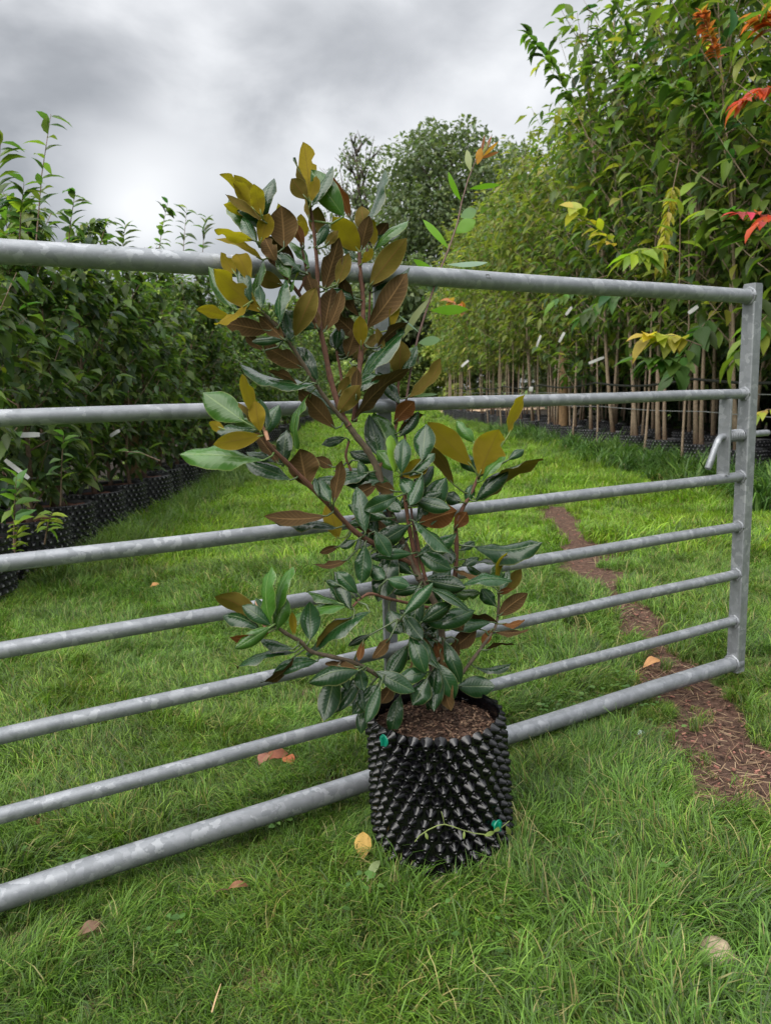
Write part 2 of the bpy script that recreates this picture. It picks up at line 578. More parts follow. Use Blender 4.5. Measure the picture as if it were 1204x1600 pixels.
turf = mixc(t, ramp(t, nA, [(0.4, (0, 0, 0)), (0.65, (1, 1, 1))]), turf, (0.08, 0.145, 0.018))
soil = ramp(t, nB, [(0.28, (0.028, 0.017, 0.013)), (0.5, (0.085, 0.048, 0.035)), (0.72, (0.19, 0.115, 0.08))])
soil = mixc(t, ramp(t, nC, [(0.45, (0, 0, 0)), (0.6, (1, 1, 1))]), soil, ramp(t, nB, [(0.3, (0.05, 0.03, 0.022)), (0.7, (0.12, 0.075, 0.055))]))
fac = ramp(t, math_node(t, 'MULTIPLY_ADD', math_node(t, 'SUBTRACT', nB, 0.5), 0.6, sp.outputs[0]), [(0.3, (0, 0, 0)), (0.6, (1, 1, 1))])
membrane = ramp(t, nB, [(0.3, (0.012, 0.011, 0.010)), (0.6, (0.03, 0.024, 0.018)), (0.75, (0.07, 0.045, 0.03))])
soil = mixc(t, sp.outputs[1], soil, membrane)
t.links.new(mixc(t, fac, turf, soil), b.inputs['Base Color'])
b.inputs['Roughness'].default_value = 0.95
b.inputs['Specular IOR Level'].default_value = 0.15
bump(t, b, nB, 0.9, 0.02)
gnd = link('ground', mesh('ground', GV, GF, m, col=GC))
tag(gnd, 'grassy nursery ground with a worn strip of bare brown soil', kind='structure')

# sandy track crossing far down the ride
tv, tf = [], []
for i in range(25):
    x = -14 + i * 1.6
    yy = 31.5 + 0.4 * math.sin(i * 0.5)
    tv += [(x, yy - 1.3 - 0.2 * math.sin(i), 0.006), (x, yy + 1.5 + 0.2 * math.cos(i * 1.3), 0.006)]
for i in range(24):
    tf.append((2 * i, 2 * i + 2, 2 * i + 3, 2 * i + 1))
tr_ = link('track', mesh('track', tv, tf, mat_plain('sandy_track', (0.34, 0.24, 0.15), 0.95, 0, 0.25, 2.0, 0.01)))
tag(tr_, 'sandy brown track crossing the far end of the grass', kind='structure')

# ------------------------------------------------------------------ gate
gate = empty('field_gate', POST, 'long galvanised seven bar field gate standing behind the potted magnolia', 'gate')
RAILS = [(463, .0196, 0.0), (615, .0140, .013), (744, .0144, .014), (822, .0143, .017), (896, .0143, .012), (969, .0143, .016), (1035, .0222, 0.0)]


def rail_z(y):
    x = 1174 - (y - 463) / 572 * 25
    r = ray(x, y)
    tt = (r[0] * POST.x + r[1] * POST.y) / (r[0] ** 2 + r[1] ** 2)
    return tt * r[2] + HC


GATE_L = 3.05
rz = []
for (y, rad, lift) in RAILS:
    z = rail_z(y)
    rz.append(z)
    mb = MB()
    n = 40
    pts, rr = [], []
    for i in range(n + 1):
        L = -0.012 + (GATE_L + 0.012) * i / n
        p = POST - G_DIR * L
        pts.append((p.x, p.y, z + lift * L / 1.95 + 0.0008 * math.sin(L * 9 + y)))
        rr.append(rad * (1 + 0.006 * math.sin(i * 2.1 + y)))
    mb.tube(pts, rr, 24)
    ro = mb.build('rail', M_GALV, gate)
    # weld bead where the rail meets the stile
    wb = MB()
    pw = POST - G_DIR * 0.0195
    ring = []
    for k in range(18):
        an = 2 * math.pi * k / 17
        rj = rad + 0.0015 + 0.0012 * math.sin(k * 3.7)
        off = G_NRM * (math.cos(an) * rj) + Vector((0, 0, math.sin(an) * rj))
        ring.append(Vector((pw.x, pw.y, z)) + off)
    wb.tube(ring, [0.0042 + 0.0012 * math.sin(k * 2.3) for k in range(18)], 6)
    wb.build('weld', M_GALV, ro)
zt, zb = rz[0], rz[-1]
Zv = Vector((0, 0, 1))
for nm, L in (('gate_stile', 0.0), ('gate_stile', GATE_L)):
    mb = MB()
    c = POST - G_DIR * L
    lo, hi = (zb - 0.026, zt + 0.030)
    mb.box((c.x, c.y, (lo + hi) / 2), G_DIR * 0.019, G_NRM * 0.0195, Zv * ((hi - lo) / 2), 0.003)
    st = mb.build(nm, M_GALV, gate)
    mb = MB()
    mb.box((c.x, c.y, hi + 0.0022), G_DIR * 0.0178, G_NRM * 0.0183, Zv * 0.002, 0.003)
    mb.build('end_cap', M_GALV, st)
# flat upright brace welded across the middle of the rails (far side)
best = min(np.linspace(0.6, 1.6, 400), key=lambda L: abs((lambda P: 602 + F * (MW.T @ P)[0] / (MW.T @ P)[2])(np.array([(POST - G_DIR * L).x, (POST - G_DIR * L).y, 0.6 - HC])) - 612))
for L, hw in ((best, 0.0165), (0.62 + best, 0.0)):
    if hw == 0:
        continue
    c = POST - G_DIR * L - G_NRM * 0.0175
    mb = MB()
    mb.box((c.x, c.y, (zt + zb) / 2 - 0.002), G_DIR * hw, G_NRM * 0.004, Zv * ((zt - zb) / 2 + 0.012), 0.001)
    mb.build('brace', M_GALV, gate)
# latch: bracket, bolt with turned-down handle, coil spring
z2, z3 = rz[1], rz[2]
zl = rail_z(679)
cb = POST - G_DIR * 0.098
mb = MB()
mb.box((cb.x, cb.y, (z2 + z3) / 2), G_DIR * 0.004, G_NRM * 0.019, Zv * ((z2 - z3) / 2 - 0.012), 0.001)
mb.build('latch_bracket', M_GALV, gate)
mb = MB()
br = 0.0095


def gp(L, z, off=0.0):
    p = POST - G_DIR * L + G_NRM * off
    return Vector((p.x, p.y, z))


mb.tube([gp(-0.105, zl), gp(-0.10, zl), gp(0.10, zl), gp(0.116, zl - 0.002), gp(0.126, zl - 0.009, .001), gp(0.134, zl - 0.020, .002), gp(0.172, zl - 0.083, .006), gp(0.174, zl - 0.086, .006)], [br * .8, br, br, br, br, br, br, br * .8], 14)
mb.build('latch_bolt', M_GALV, gate)
mb = MB()
sp_pts = []
for k in range(9 * 12 + 1):
    an = 2 * math.pi * k / 12
    L = 0.092 - (0.092 - 0.024) * k / (9 * 12)
    sp_pts.append(gp(L, zl + 0.0160 * math.sin(an), 0.0160 * math.cos(an)))
mb.tube(sp_pts, 0.0022, 6)
mb.build('spring', M_GALV, gate)
mb = MB()
mb.tube([gp(0.0225, zl), gp(0.0195, zl)], 0.017, 16)
mb.build('washer', M_GALV, gate)
# inked marking on the top rail
tx = bpy.data.curves.new('marking', 'FONT')
tx.body = 'J3'
tx.size = 0.015
tx.extrude = 0.0002
tx.align_x = 'CENTER'
tx.align_y = 'CENTER'
to = bpy.data.objects.new('marking', tx)
COL.objects.link(to)
tx.materials.append(mat_plain('ink', (0.10, 0.105, 0.11), 0.7))
Lm = min(np.linspace(0.3, 1.3, 600), key=lambda L: abs((lambda P: 602 + F * (MW.T @ P)[0] / (MW.T @ P)[2])(np.array([*(POST - G_DIR * L)[:2], zt - HC])) - 754))
nn = (G_NRM * 0.94 + Zv * 0.34).normalized()
pm = POST - G_DIR * Lm
pm = Vector((pm.x, pm.y, zt)) + nn * 0.0198
xa = G_DIR
ya = nn.cross(xa)
rot = Matrix((ya.to_tuple(), (-xa).to_tuple(), nn.to_tuple())).transposed()
mm = rot.to_4x4()
mm.translation = pm
to.matrix_world = mm
bpy.context.view_layer.update()
dg = bpy.context.evaluated_depsgraph_get()
mk = bpy.data.meshes.new_from_object(to.evaluated_get(dg))
mk.transform(mm)
bpy.data.objects.remove(to)
link('marking', mk, gate)


def gate_depth(px):
    return 1.1875 + 0 if px is None else 1.0 / max(0.05, (1 - px / 2656.0) / 1.262)


# ------------------------------------------------------------------ potted magnolia
POT_C = at(692, 1255, 1.50)
POT_C = Vector((POT_C.x, POT_C.y, 0.0))
POT_R, POT_H = 0.126, 0.285


def pot_frame(ang, z, r, lean=(-0.012, 0.0)):
    k = z / POT_H
    return Vector((POT_C.x + lean[0] * k + r * math.cos(ang), POT_C.y + lean[1] * k + r * math.sin(ang), z))


pot = empty('plant_pot', POT_C, 'large black studded air pruning pot holding the magnolia in front of the gate', 'pot')
prof = [(0.0, POT_R * 1.04), (0.05, POT_R * 1.035), (0.12, POT_R * 1.02), (0.20, POT_R), (0.262, POT_R * 0.985), (0.279, POT_R * 0.985), (0.283, POT_R * 0.978), (0.281, POT_R * 0.965), (0.262, POT_R * 0.955), (0.225, POT_R * 0.95)]
NS = 64
mb = MB()
vs = []
for (z, r) in prof:
    for k in range(NS):
        an = 2 * math.pi * k / NS
        wob = 0.0025 * math.sin(an * 3 + z * 20) + 0.0015 * math.sin(an * 7 + 1)
        vs.append(pot_frame(an, z + 0.003 * math.sin(an * 2 + 0.7) * (z / POT_H) ** 3, r + wob))
fs = []
for i in range(len(prof) - 1):
    for k in range(NS):
        fs.append((i * NS + k, i * NS + (k + 1) % NS, (i + 1) * NS + (k + 1) % NS, (i + 1) * NS + k))
mb.add(vs, fs)
mb.build('pot_wall', M_POT, pot)
# hollow cones, staggered rows; square-based blunt studs with a dimpled tip
cone = MB()
cv, cf = [], []
levels = [(-0.001, 0.0128, 0), (0.0032, 0.0104, 0), (0.0085, 0.0066, 0), (0.0128, 0.0047, 0), (0.0136, 0.0036, 0), (0.0130, 0.0026, 0), (0.0090, 0.0019, 0)]
nseg = 10
for (h, r, _) in levels:
    for k in range(nseg):
        an = 2 * math.pi * (k + 0.5) / nseg
        sq = 1.0 / max(abs(math.cos(an)), abs(math.sin(an))) if h < 0.006 else 1.0
        cv.append((r * math.cos(an) * (1 + 0.12 * (sq - 1)), r * math.sin(an) * (1 + 0.12 * (sq - 1)), h))
for i in range(len(levels) - 1):
    for k in range(nseg):
        cf.append((i * nseg + k, i * nseg + (k + 1) % nseg, (i + 1) * nseg + (k + 1) % nseg, (i + 1) * nseg + k))
cf.append(tuple(range((len(levels) - 1) * nseg, len(levels) * nseg)))
cone_me = mesh('stud', cv, cf, M_POT)
cone_me.set_sharp_from_angle(angle=math.radians(62))
rest = MB()
NR, NCOL = 13, 32
plugs = {}
for r in range(NR):
    z = 0.009 + r * 0.0221
    for c in range(NCOL):
        an = 2 * math.pi * (c + 0.5 * (r % 2)) / NCOL
        P = pot_frame(an, z, POT_R * (1.035 - 0.05 * z / POT_H) - 0.001)
        nrm = Vector((math.cos(an), math.sin(an), 0.03 + rnd.uniform(-.16, .16))).normalized()
        tang = Vector((-math.sin(an), math.cos(an), 0))
        bit = nrm.cross(tang)
        s = rnd.uniform(0.86, 1.14)
        mt = Matrix((tang * s, bit * s, nrm * s)).transposed().to_4x4()
        mt.translation = P
        view = Vector((POT_C.x, POT_C.y, 0)).normalized()
        if nrm.dot(-view) > -0.22:
            so_ = bpy.data.objects.new('stud', cone_me)
            COL.objects.link(so_)
            so_.parent = pot
            so_.matrix_parent_inverse = Matrix.Translation(pot.location).inverted()
            so_.matrix_basis = mt
        else:
            rest.add([mt @ Vector(v) for v in cv], cf)
ro = rest.build('studs', M_POT, pot)
ro['kind'] = 'stuff'
# compost
mb = MB()
vs, fs = [pot_frame(0, 0.264, 0)], []
nr, na = 14, 48
for i in range(1, nr + 1):
    for k in range(na):
        an = 2 * math.pi * k / na
        rr = POT_R * 0.957 * i / nr
        p = pot_frame(an, 0.264 - 0.012 * (i / nr) ** 2, rr)
        p.z += 0.006 * mnoise.noise(Vector((p.x * 60, p.y * 60, 2))) + 0.006 * mnoise.noise(Vector((p.x * 25, p.y * 25, 7)))
        vs.append(p)
for k in range(na):
    fs.append((0, 1 + k, 1 + (k + 1) % na))
for i in range(nr - 1):
    for k in range(na):
        fs.append((1 + i * na + k, 1 + i * na + (k + 1) % na, 1 + (i + 1) * na + (k + 1) % na, 1 + (i + 1) * na + k))
mb.add(vs, fs)
comp = mb.build('compost', M_SOIL, pot)
mb = MB()
for k in range(1500):
    an, rr = rnd.uniform(0, 6.283), POT_R * 0.94 * math.sqrt(rnd.random())
    p = pot_frame(an, 0.2655 - 0.012 * (rr / POT_R) ** 2 + rnd.uniform(-.001, .005), rr)
    d = Vector((rnd.uniform(-1, 1), rnd.uniform(-1, 1), rnd.uniform(-.35, .35))).normalized()
    u = d.cross(Vector((0, 0, 1))).normalized()
    w = u.cross(d)
    L = rnd.uniform(.001, .0045)
    g = rnd.choice([(.035, .02, .013), (.055, .03, .02), (.09, .052, .034), (.02, .012, .008), (.13, .085, .055)])
    mb.box(p, d * L, u * rnd.uniform(.0007, .002), w * rnd.uniform(.0004, .0012), 0, g)
m_chip, t_, b_, o_ = newmat('bark_chip')
a_ = N(t_, 'ShaderNodeAttribute', attribute_name='col')
t_.links.new(a_.outputs['Color'], b_.inputs['Base Color'])
b_.inputs['Roughness'].default_value = 0.9
b_.inputs['Specular IOR Level'].default_value = 0.2
chips = mb.build('bark_chips', m_chip, comp, smooth=False, color=True)
chips['kind'] = 'stuff'


def ray_pot(px, py, rr):
    """point on the pot's wall cylinder seen at this pixel"""
    r = ray(px, py)
    z0 = 0.15
    cxx, cyy = POT_C.x - 0.006, POT_C.y
    A = r[0] ** 2 + r[1] ** 2
    B = -2 * (r[0] * cxx + r[1] * cyy)
    C = cxx ** 2 + cyy ** 2 - rr ** 2
    D = max(B * B - 4 * A * C, 0)
    tt = (-B - math.sqrt(D)) / (2 * A)
    return Vector((r[0] * tt, r[1] * tt, r[2] * tt + HC))


for (x, y, lab) in ((600, 1157, 'green plastic plug near the rim'), (777, 1290, 'green plastic plug low on the pot wall')):
    P = ray_pot(x, y, POT_R + 0.017)
    n = Vector((P.x - POT_C.x, P.y - POT_C.y, 0)).normalized()
    u = Vector((-n.y, n.x, 0))
    mb = MB()
    mb.tube([P - n * 0.010, P - n * 0.001, P, P + n * 0.0018], [0.006, 0.006, 0.0115, 0.0108], 18)
    mb.box(P + n * 0.004, u * 0.0013, Zv * 0.0085, n * 0.0032, 0)
    pl = mb.build('fixing_plug', M_GREENPL, pot)
    pl['label'] = lab

# --- magnolia
mag = empty('magnolia_shrub', pot_frame(0, 0.24, 0), 'tall magnolia with glossy green leaves and rusty brown undersides in the black pot', 'shrub')
# branch polylines in photo pixels: (x, y, metres in front of the gate plane), base radius, tip radius, material
BR = [
    ([(694, 1118, .18), (693, 1070, .185), (691, 1010, .19), (686, 960, .19), (672, 930, .19), (656, 905, .185)], .0095, .0075, 1),
    ([(656, 905, .185), (648, 870, .18), (640, 830, .18), (634, 790, .185), (630, 762, .19), (627, 742, .195)], .0060, .0036, 0),
    ([(672, 930, .19), (658, 880, .18), (652, 845, .175), (648, 822, .17)], .005, .003, 0),
    ([(656, 905, .185), (630, 850, .16), (606, 790, .15), (590, 735, .15), (574, 704, .15), (558, 684, .15), (545, 666, .15)], .0088, .0072, 1),
    ([(545, 666, .15), (529, 648, .155), (505, 618, .16), (484, 585, .165), (455, 540, .17), (432, 510, .175), (410, 488, .18), (394, 470, .18)], .0050, .0036, 1),
    ([(545, 666, .15), (531, 640, .14), (516, 590, .13), (507, 545, .125), (500, 515, .125)], .0072, .0056, 0),
    ([(500, 515, .125), (497, 470, .12), (496, 430, .12), (493, 385, .125), (488, 345, .13), (484, 318, .13)], .0056, .0032, 0),
    ([(500, 515, .125), (486, 490, .13), (466, 458, .14), (440, 425, .15), (420, 398, .155), (404, 380, .16)], .0046, .0032, 0),
    ([(440, 425, .15), (428, 400, .17), (418, 366, .18), (411, 340, .18)], .0034, .0028, 0),
    ([(466, 458, .14), (478, 430, .16), (474, 400, .17), (470, 380, .17)], .003, .0022, 0),
    ([(553, 658, .14), (558, 610, .13), (563, 560, .12), (566, 515, .12), (567, 470, .115), (563, 430, .115), (561, 395, .115)], .0068, .0044, 0),
    ([(563, 545, .12), (572, 520, .11), (576, 500, .10), (578, 455, .10)], .0036, .0025, 0),
    ([(566, 470, .115), (570, 430, .09), (572, 395, .09), (578, 380, .09)], .003, .0022, 0),
    ([(531, 640, .14), (534, 600, .09), (528, 560, .08), (524, 540, .08)], .0040, .0030, 0),
    ([(610, 700, .10), (619, 660, .09), (621, 620, .09), (623, 590, .09)], .0042, .0034, 0),
    ([(590, 735, .15), (600, 715, .12), (610, 700, .10)], .0045, .0042, 0),
    ([(545, 690, .10), (540, 712, .10), (546, 730, .10), (560, 760, .11)], .003, .003, 0),
    ([(640, 880, .17), (600, 858, .185), (556, 832, .20), (520, 795, .215), (482, 757, .23), (445, 720, .24), (420, 696, .25), (408, 672, .255)], .0066, .0042, 0),
    ([(688, 975, .18), (704, 930, .16), (711, 895, .15), (713, 850, .15), (712, 822, .155), (722, 795, .165), (735, 772, .175), (747, 745, .18)], .0062, .0044, 0),
    ([(690, 1085, .19), (655, 1080, .20), (618, 1070, .21), (585, 1052, .22), (552, 1035, .225), (518, 1026, .23), (486, 1018, .235), (470, 1003, .24), (447, 990, .245), (428, 976, .25)], .0056, .0038, 1),
    ([(672, 950, .19), (640, 943, .20), (605, 935, .215), (575, 928, .225), (550, 948, .23)], .0040, .0030, 0),
    ([(697, 1090, .18), (715, 1062, .19), (740, 1028, .20), (756, 1006, .205), (766, 992, .21), (774, 978, .21), (778, 955, .21), (779, 925, .215)], .0046, .0030, 1),
    ([(575, 1044, .22), (565, 1040, .235), (560, 1042, .24)], .002, .002, 1),
    ([(535, 1030, .226), (528, 1040, .23), (524, 1048, .235)], .002, .002, 1),
    ([(691, 1010, .19), (660, 985, .22), (640, 975, .24), (620, 968, .25)], .0035, .0025, 1),
    ([(691, 1030, .19), (684, 1030, .24), (672, 1050, .27)], .0035, .0025, 1),
]


def mpt(x, y, off):
    return at(x, y, gate_depth(x) - off)


branch_pts = []
for (pl, r0, r1, kind) in BR:
    P = [mpt(*p) for p in pl]
    # subdivide with a small crook at each node
    fine, rad = [], []
    n = len(P)
    for i in range(n - 1):
        p0 = P[max(i - 1, 0)]
        p1, p2 = P[i], P[i + 1]
        p3 = P[min(i + 2, n - 1)]
        for j in range(5):
            u = j / 5
            q = 0.5 * ((2 * p1) + (p2 - p0) * u + (2 * p0 - 5 * p1 + 4 * p2 - p3) * u * u + (3 * p1 - p0 - 3 * p2 + p3) * u ** 3)
            fine.append(q)
    fine.append(P[-1])
    for i, q in enumerate(fine):
        u = i / (len(fine) - 1)
        rad.append(.82 * (r0 + (r1 - r0) * u) * (1.0 + (0.16 if i % 5 == 0 else 0.0) + 0.05 * math.sin(i * 1.9)))
    mb = MB()
    mb.tube(fine, rad, 9)
    mb.build('branch' if r0 < .0085 else 'trunk', M_TWIGG if kind == 1 else M_TWIG, mag)
    for i, q in enumerate(fine):
        branch_pts.append(q)
BP = np.array([tuple(p) for p in branch_pts])
BPpx = []
for p in BP:
    c = MW.T @ (p - np.array([0, 0, HC]))
    BPpx.append((602 + F * c[0] / c[2], 800 + F * c[1] / c[2], c[2]))
BPpx = np.array(BPpx)


def leaf_shape(L, W, side, curl, fold, wave, seed, obov=0.0, twist=0.0, nl=14, nw=8, notch=None, conv=0.18):
    """blade along +Y from 0 to L, upper face +Z; returns verts, faces, uv"""
    rs = random.Random(seed)
    ph1, ph2 = rs.uniform(0, 6), rs.uniform(0, 6)
    vs, uvs = [], []
    for i in range(nl + 1):
        v = i / nl
        vv = v ** (1.12 + 0.4 * obov)
        w = (math.sin(math.pi * vv) ** 0.74) if 0 < v < 1 else 0.0
        if v > 0.86:
            w *= 1 - 0.22 * ((v - 0.86) / 0.14) ** 1.2
        w = max(w, 0.035 if v < 0.05 else 0.012) * W * 0.5
        zc_ = curl * L * 4 * v * (1 - v)
        tw = twist * (v - 0.15)
        for j in range(nw + 1):
            s = (j / nw) * 2 - 1
            ww = w
            if notch and ((s > 0) == (notch[2] > 0)):
                dd = abs(v - notch[0]) / notch[1]
                if dd < 1:
                    ww = w * (1 - 0.5 * (1 - dd * dd))
            x = s * ww
            z = abs(s) * ww * fold * 0.8 - (abs(s) ** 2.4) * ww * conv
            z += wave * W * (abs(s) ** 1.5) * (math.sin(v * 11 + ph1 + (1.7 if s > 0 else 0)) * 0.6 + math.sin(v * 23 + ph2 + s * 2) * 0.3) * min(1, v * 4)
            xr = x * math.cos(tw) - z * math.sin(tw)
            zr = x * math.sin(tw) + z * math.cos(tw)
            vs.append((xr, v * L, zr + zc_))
            uvs.append((j / nw, v))
    fs = []
    n1_ = nw + 1
    for i in range(nl):
        for j in range(nw):
            fs.append((i * n1_ + j, i * n1_ + j + 1, (i + 1) * n1_ + j + 1, (i + 1) * n1_ + j))
    return vs, fs, uvs


# base x,y, tip x,y, seen width (all photo px), kind
#  T glossy dark upper face, G bright young upper face, B brown felted underside, O olive underside, Y gold young underside, R rust underside
LEAVES = """
444 387 439 321 45 B;484 316 474 222 29 Y;484 345 459 246 11 O;410 336 365 273 31 Y;400 330 344 272 15 Y;417 349 352 304 8 B
419 365 360 311 22 T;402 379 368 330 13 R;402 379 357 312 22 G;410 406 336 373 14 O;463 427 406 369 36 B;470 374 475 345 20 Y
475 385 461 349 15 R;483 418 453 378 14 G;492 366 497 323 26 O;537 338 486 266 37 G;548 342 520 278 18 R;561 393 519 338 36 O
583 389 583 344 14 Y;568 356 600 265 11 T;578 446 635 372 35 O;565 412 582 388 14 Y;555 407 533 374 18 T;495 385 513 349 16 T
508 385 528 360 14 O;506 455 530 371 30 B;526 445 545 395 22 B;410 488 334 420 35 O;368 428 345 394 20 Y;392 444 369 396 27 Y
369 484 325 416 30 G;455 428 471 414 12 T;443 446 398 430 25 B;428 491 469 425 13 G;460 526 493 449 32 O;363 497 306 484 16 O
421 517 349 504 28 B;473 575 411 539 30 B;412 548 383 522 16 B;493 599 373 568 24 T;465 602 418 581 12 B;496 594 465 542 24 T
409 482 405 444 16 T;458 535 446 512 16 T;506 518 519 449 32 B;508 517 534 452 16 B;561 495 532 424 24 B;563 531 519 489 26 B
573 513 634 427 36 B;611 515 616 466 16 Y;525 546 530 508 20 T;589 544 638 502 20 B;561 599 631 517 27 T;623 595 625 531 33 O
553 657 638 576 28 B;635 622 689 559 17 O;534 605 556 570 14 O;528 618 545 588 16 O;526 648 562 602 27 O;624 630 590 582 22 T;600 548 588 512 12 O
382 659 317 613 44 G;399 655 378 584 18 Y;402 671 373 629 10 O;408 681 333 695 27 Y;352 672 327 660 16 Y;412 719 281 710 30 G
417 670 406 623 18 T;419 688 404 642 6 P;481 761 468 701 46 B;454 750 384 724 20 T;486 613 463 701 14 G;520 730 493 715 18 B
497 774 492 746 11 T;524 670 466 609 30 B;520 642 478 598 16 T;540 684 502 695 15 T;617 719 584 644 40 G;594 715 576 648 30 T
615 741 610 680 20 L;624 743 671 723 28 Y;659 719 665 662 34 T;615 660 647 627 26 R;621 677 663 648 12 B;624 682 654 642 20 T
610 754 520 735 28 T;606 757 509 757 22 T;577 738 497 748 16 T;591 722 546 706 20 T;588 757 549 777 20 B;617 768 585 756 20 B
737 728 667 660 38 Y;748 742 779 671 50 Y;794 679 820 617 16 Y;740 691 713 657 20 G;708 757 657 688 18 O;793 719 818 702 14 T
742 783 794 737 24 T;755 781 849 719 22 O;728 785 739 757 16 T;655 817 714 798 38 R;710 826 729 800 22 R;651 815 697 746 36 T
720 784 694 772 22 T;740 854 847 847 33 T;718 860 742 847 13 T;722 874 795 874 10 T;640 775 677 728 24 T;655 790 690 770 26 T
511 806 413 807 18 B;526 825 429 815 14 T;528 842 511 784 28 Y;531 853 499 864 11 B;557 844 531 855 14 T;542 875 489 882 14 B
559 928 526 893 23 T;570 850 564 912 28 T;617 857 590 941 38 T;619 808 553 859 26 T;640 820 580 856 30 T;608 786 546 819 16 T;532 915 509 908 11 T
409 973 335 932 26 O;424 976 424 885 28 G;431 971 458 885 12 G;409 985 348 962 18 T;421 988 358 995 16 R;458 1014 405 997 16 T
460 1019 370 1044 15 T;496 1033 426 1053 20 T;460 1026 407 1067 10 B;415 982 399 940 6 P;484 1000 484 940 32 T;542 947 444 976 20 G
535 944 479 924 12 G;552 966 494 1012 18 O;578 956 479 1024 26 T;460 995 456 956 12 Y;578 992 544 1009 12 T;525 1048 505 1127 34 T
535 1045 542 1078 15 T;561 1043 568 1079 22 T;560 1072 569 1112 18 T;566 1105 564 1147 18 T;568 1000 560 1033 11 R;609 997 582 1029 18 B
607 952 626 990 34 T;690 935 660 997 32 T;655 945 632 982 24 T;642 985 670 1037 24 T;640 990 664 1052 27 T;779 975 693 958 16 B
767 972 700 981 22 T;744 982 709 1012 26 B;779 962 825 927 25 B;782 975 819 968 9 R;772 987 826 983 11 B;768 983 753 1008 14 R
757 1016 804 1008 7 B;742 1043 799 1036 11 T;713 1072 773 1072 33 T;682 1037 678 1112 27 T;684 1037 710 1092 29 T;667 1060 645 1102 33 T
637 1007 605 1060 26 T;668 1050 620 1062 24 T;614 1069 595 1099 22 B;625 1087 610 1149 24 T;680 1000 694 1042 18 R;779 917 793 862 8 Y
779 925 795 890 14 T;777 927 800 920 9 R;774 947 752 920 22 T;657 917 614 927 18 T;704 890 657 943 38 T;653 866 705 890 28 T
690 850 706 882 26 T;657 859 682 859 10 B;703 921 750 926 16 G;710 890 760 901 9 B;720 885 748 872 14 T;690 905 712 935 20 T
600 800 570 830 24 T;650 1010 620 1030 22 T;700 960 724 985 22 B;605 905 640 915 20 T;575 880 600 905 22 T;630 960 660 1000 26 T;715 1000 700 1040 20 B
690 1075 668 1110 22 T;655 960 700 975 24 T;585 830 610 870 24 T;625 745 650 775 24 T;600 770 625 800 22 T;560 720 575 752 18 T;660 740 640 790 22 T
"""
_rc = random.Random(41)
_core = [p for p in BPpx if 555 < p[0] < 725 and 730 < p[1] < 1075]
for _i in range(42):
    _p = _rc.choice(_core)
    _a = _rc.uniform(0, 6.283)
    _L = _rc.uniform(52, 82)
    _dx, _dy = math.cos(_a) * .85, math.sin(_a) * .75 + .30
    _q = math.hypot(_dx, _dy)
    _k = _rc.choice('TTTTTTTBBG' if _p[1] < 800 else 'TTTTTTTTBB')
    _b0 = (_p[0] + _dx / _q * 12, _p[1] + _dy / _q * 12)
    LEAVES += f";{_b0[0]:.0f} {_b0[1]:.0f} {_b0[0] + _dx / _q * _L:.0f} {_b0[1] + _dy / _q * _L:.0f} {_rc.uniform(14, 30):.0f} {_k}"
_core2 = [p for p in BPpx if 395 < p[0] < 600 and 400 < p[1] < 640]
for _i in range(10):
    _p = _rc.choice(_core2)
    _a = _rc.uniform(-2.9, -.2)
    _L = _rc.uniform(40, 72)
    _k = _rc.choice('BBOOTTTGY')
    _b0 = (_p[0] + math.cos(_a) * 10, _p[1] + math.sin(_a) * 10)
    LEAVES += f";{_b0[0]:.0f} {_b0[1]:.0f} {_b0[0] + math.cos(_a) * _L:.0f} {_b0[1] + math.sin(_a) * _L:.0f} {_rc.uniform(11, 27):.0f} {_k}"
for (_tx, _ty, _dir, _n, _ks) in [(484, 318, -1.5, 3, 'OYT'), (404, 378, -2.0, 3, 'OTY'), (411, 340, -2.1, 3, 'YOT'), (394, 470, -2.4, 4, 'OYTG'), (561, 395, -1.4, 3, 'OBT'), (578, 385, -1.2, 3, 'OBG'),
                                  (578, 455, -1.0, 2, 'BT'), (408, 672, -2.2, 4, 'TGYT'), (428, 976, -2.4, 4, 'GTTG'), (550, 948, -2.6, 3, 'GTT'), (747, 745, -1.2, 3, 'TOG'), (779, 925, -1.4, 3, 'TGO'),
                                  (627, 742, -1.5, 3, 'GTT'), (623, 590, -1.4, 2, 'OT'), (470, 380, -1.7, 2, 'OY'), (500, 515, -1.9, 3, 'TBT'), (450, 530, -2.6, 3, 'TBT'), (540, 560, -1.3, 3, 'TBO'), (440, 725, -2.0, 3, 'TBT'), (520, 790, -1.8, 2, 'TB')]:
    for _j in range(_n):
        _a = _dir + (_j - (_n - 1) / 2) * .75 + _rc.uniform(-.3, .3)
        _L = _rc.uniform(44, 74)
        LEAVES += f";{_tx + math.cos(_a) * 7:.0f} {_ty + math.sin(_a) * 7 + _j * 5:.0f} {_tx + math.cos(_a) * _L:.0f} {_ty + math.sin(_a) * _L:.0f} {_rc.uniform(13, 27):.0f} {_ks[_j]}"
MATK = {'T': (M_MATURE, 1), 'G': (M_FRESH, 1), 'B': (M_MATURE, -1), 'O': (M_MID, -1), 'Y': (M_YOUNG, -1), 'R': (M_RUST, -1), 'L': (M_LIME, 1), 'P': (M_BUD, 1)}
CAMP = Vector((0, 0, HC))
li = 0
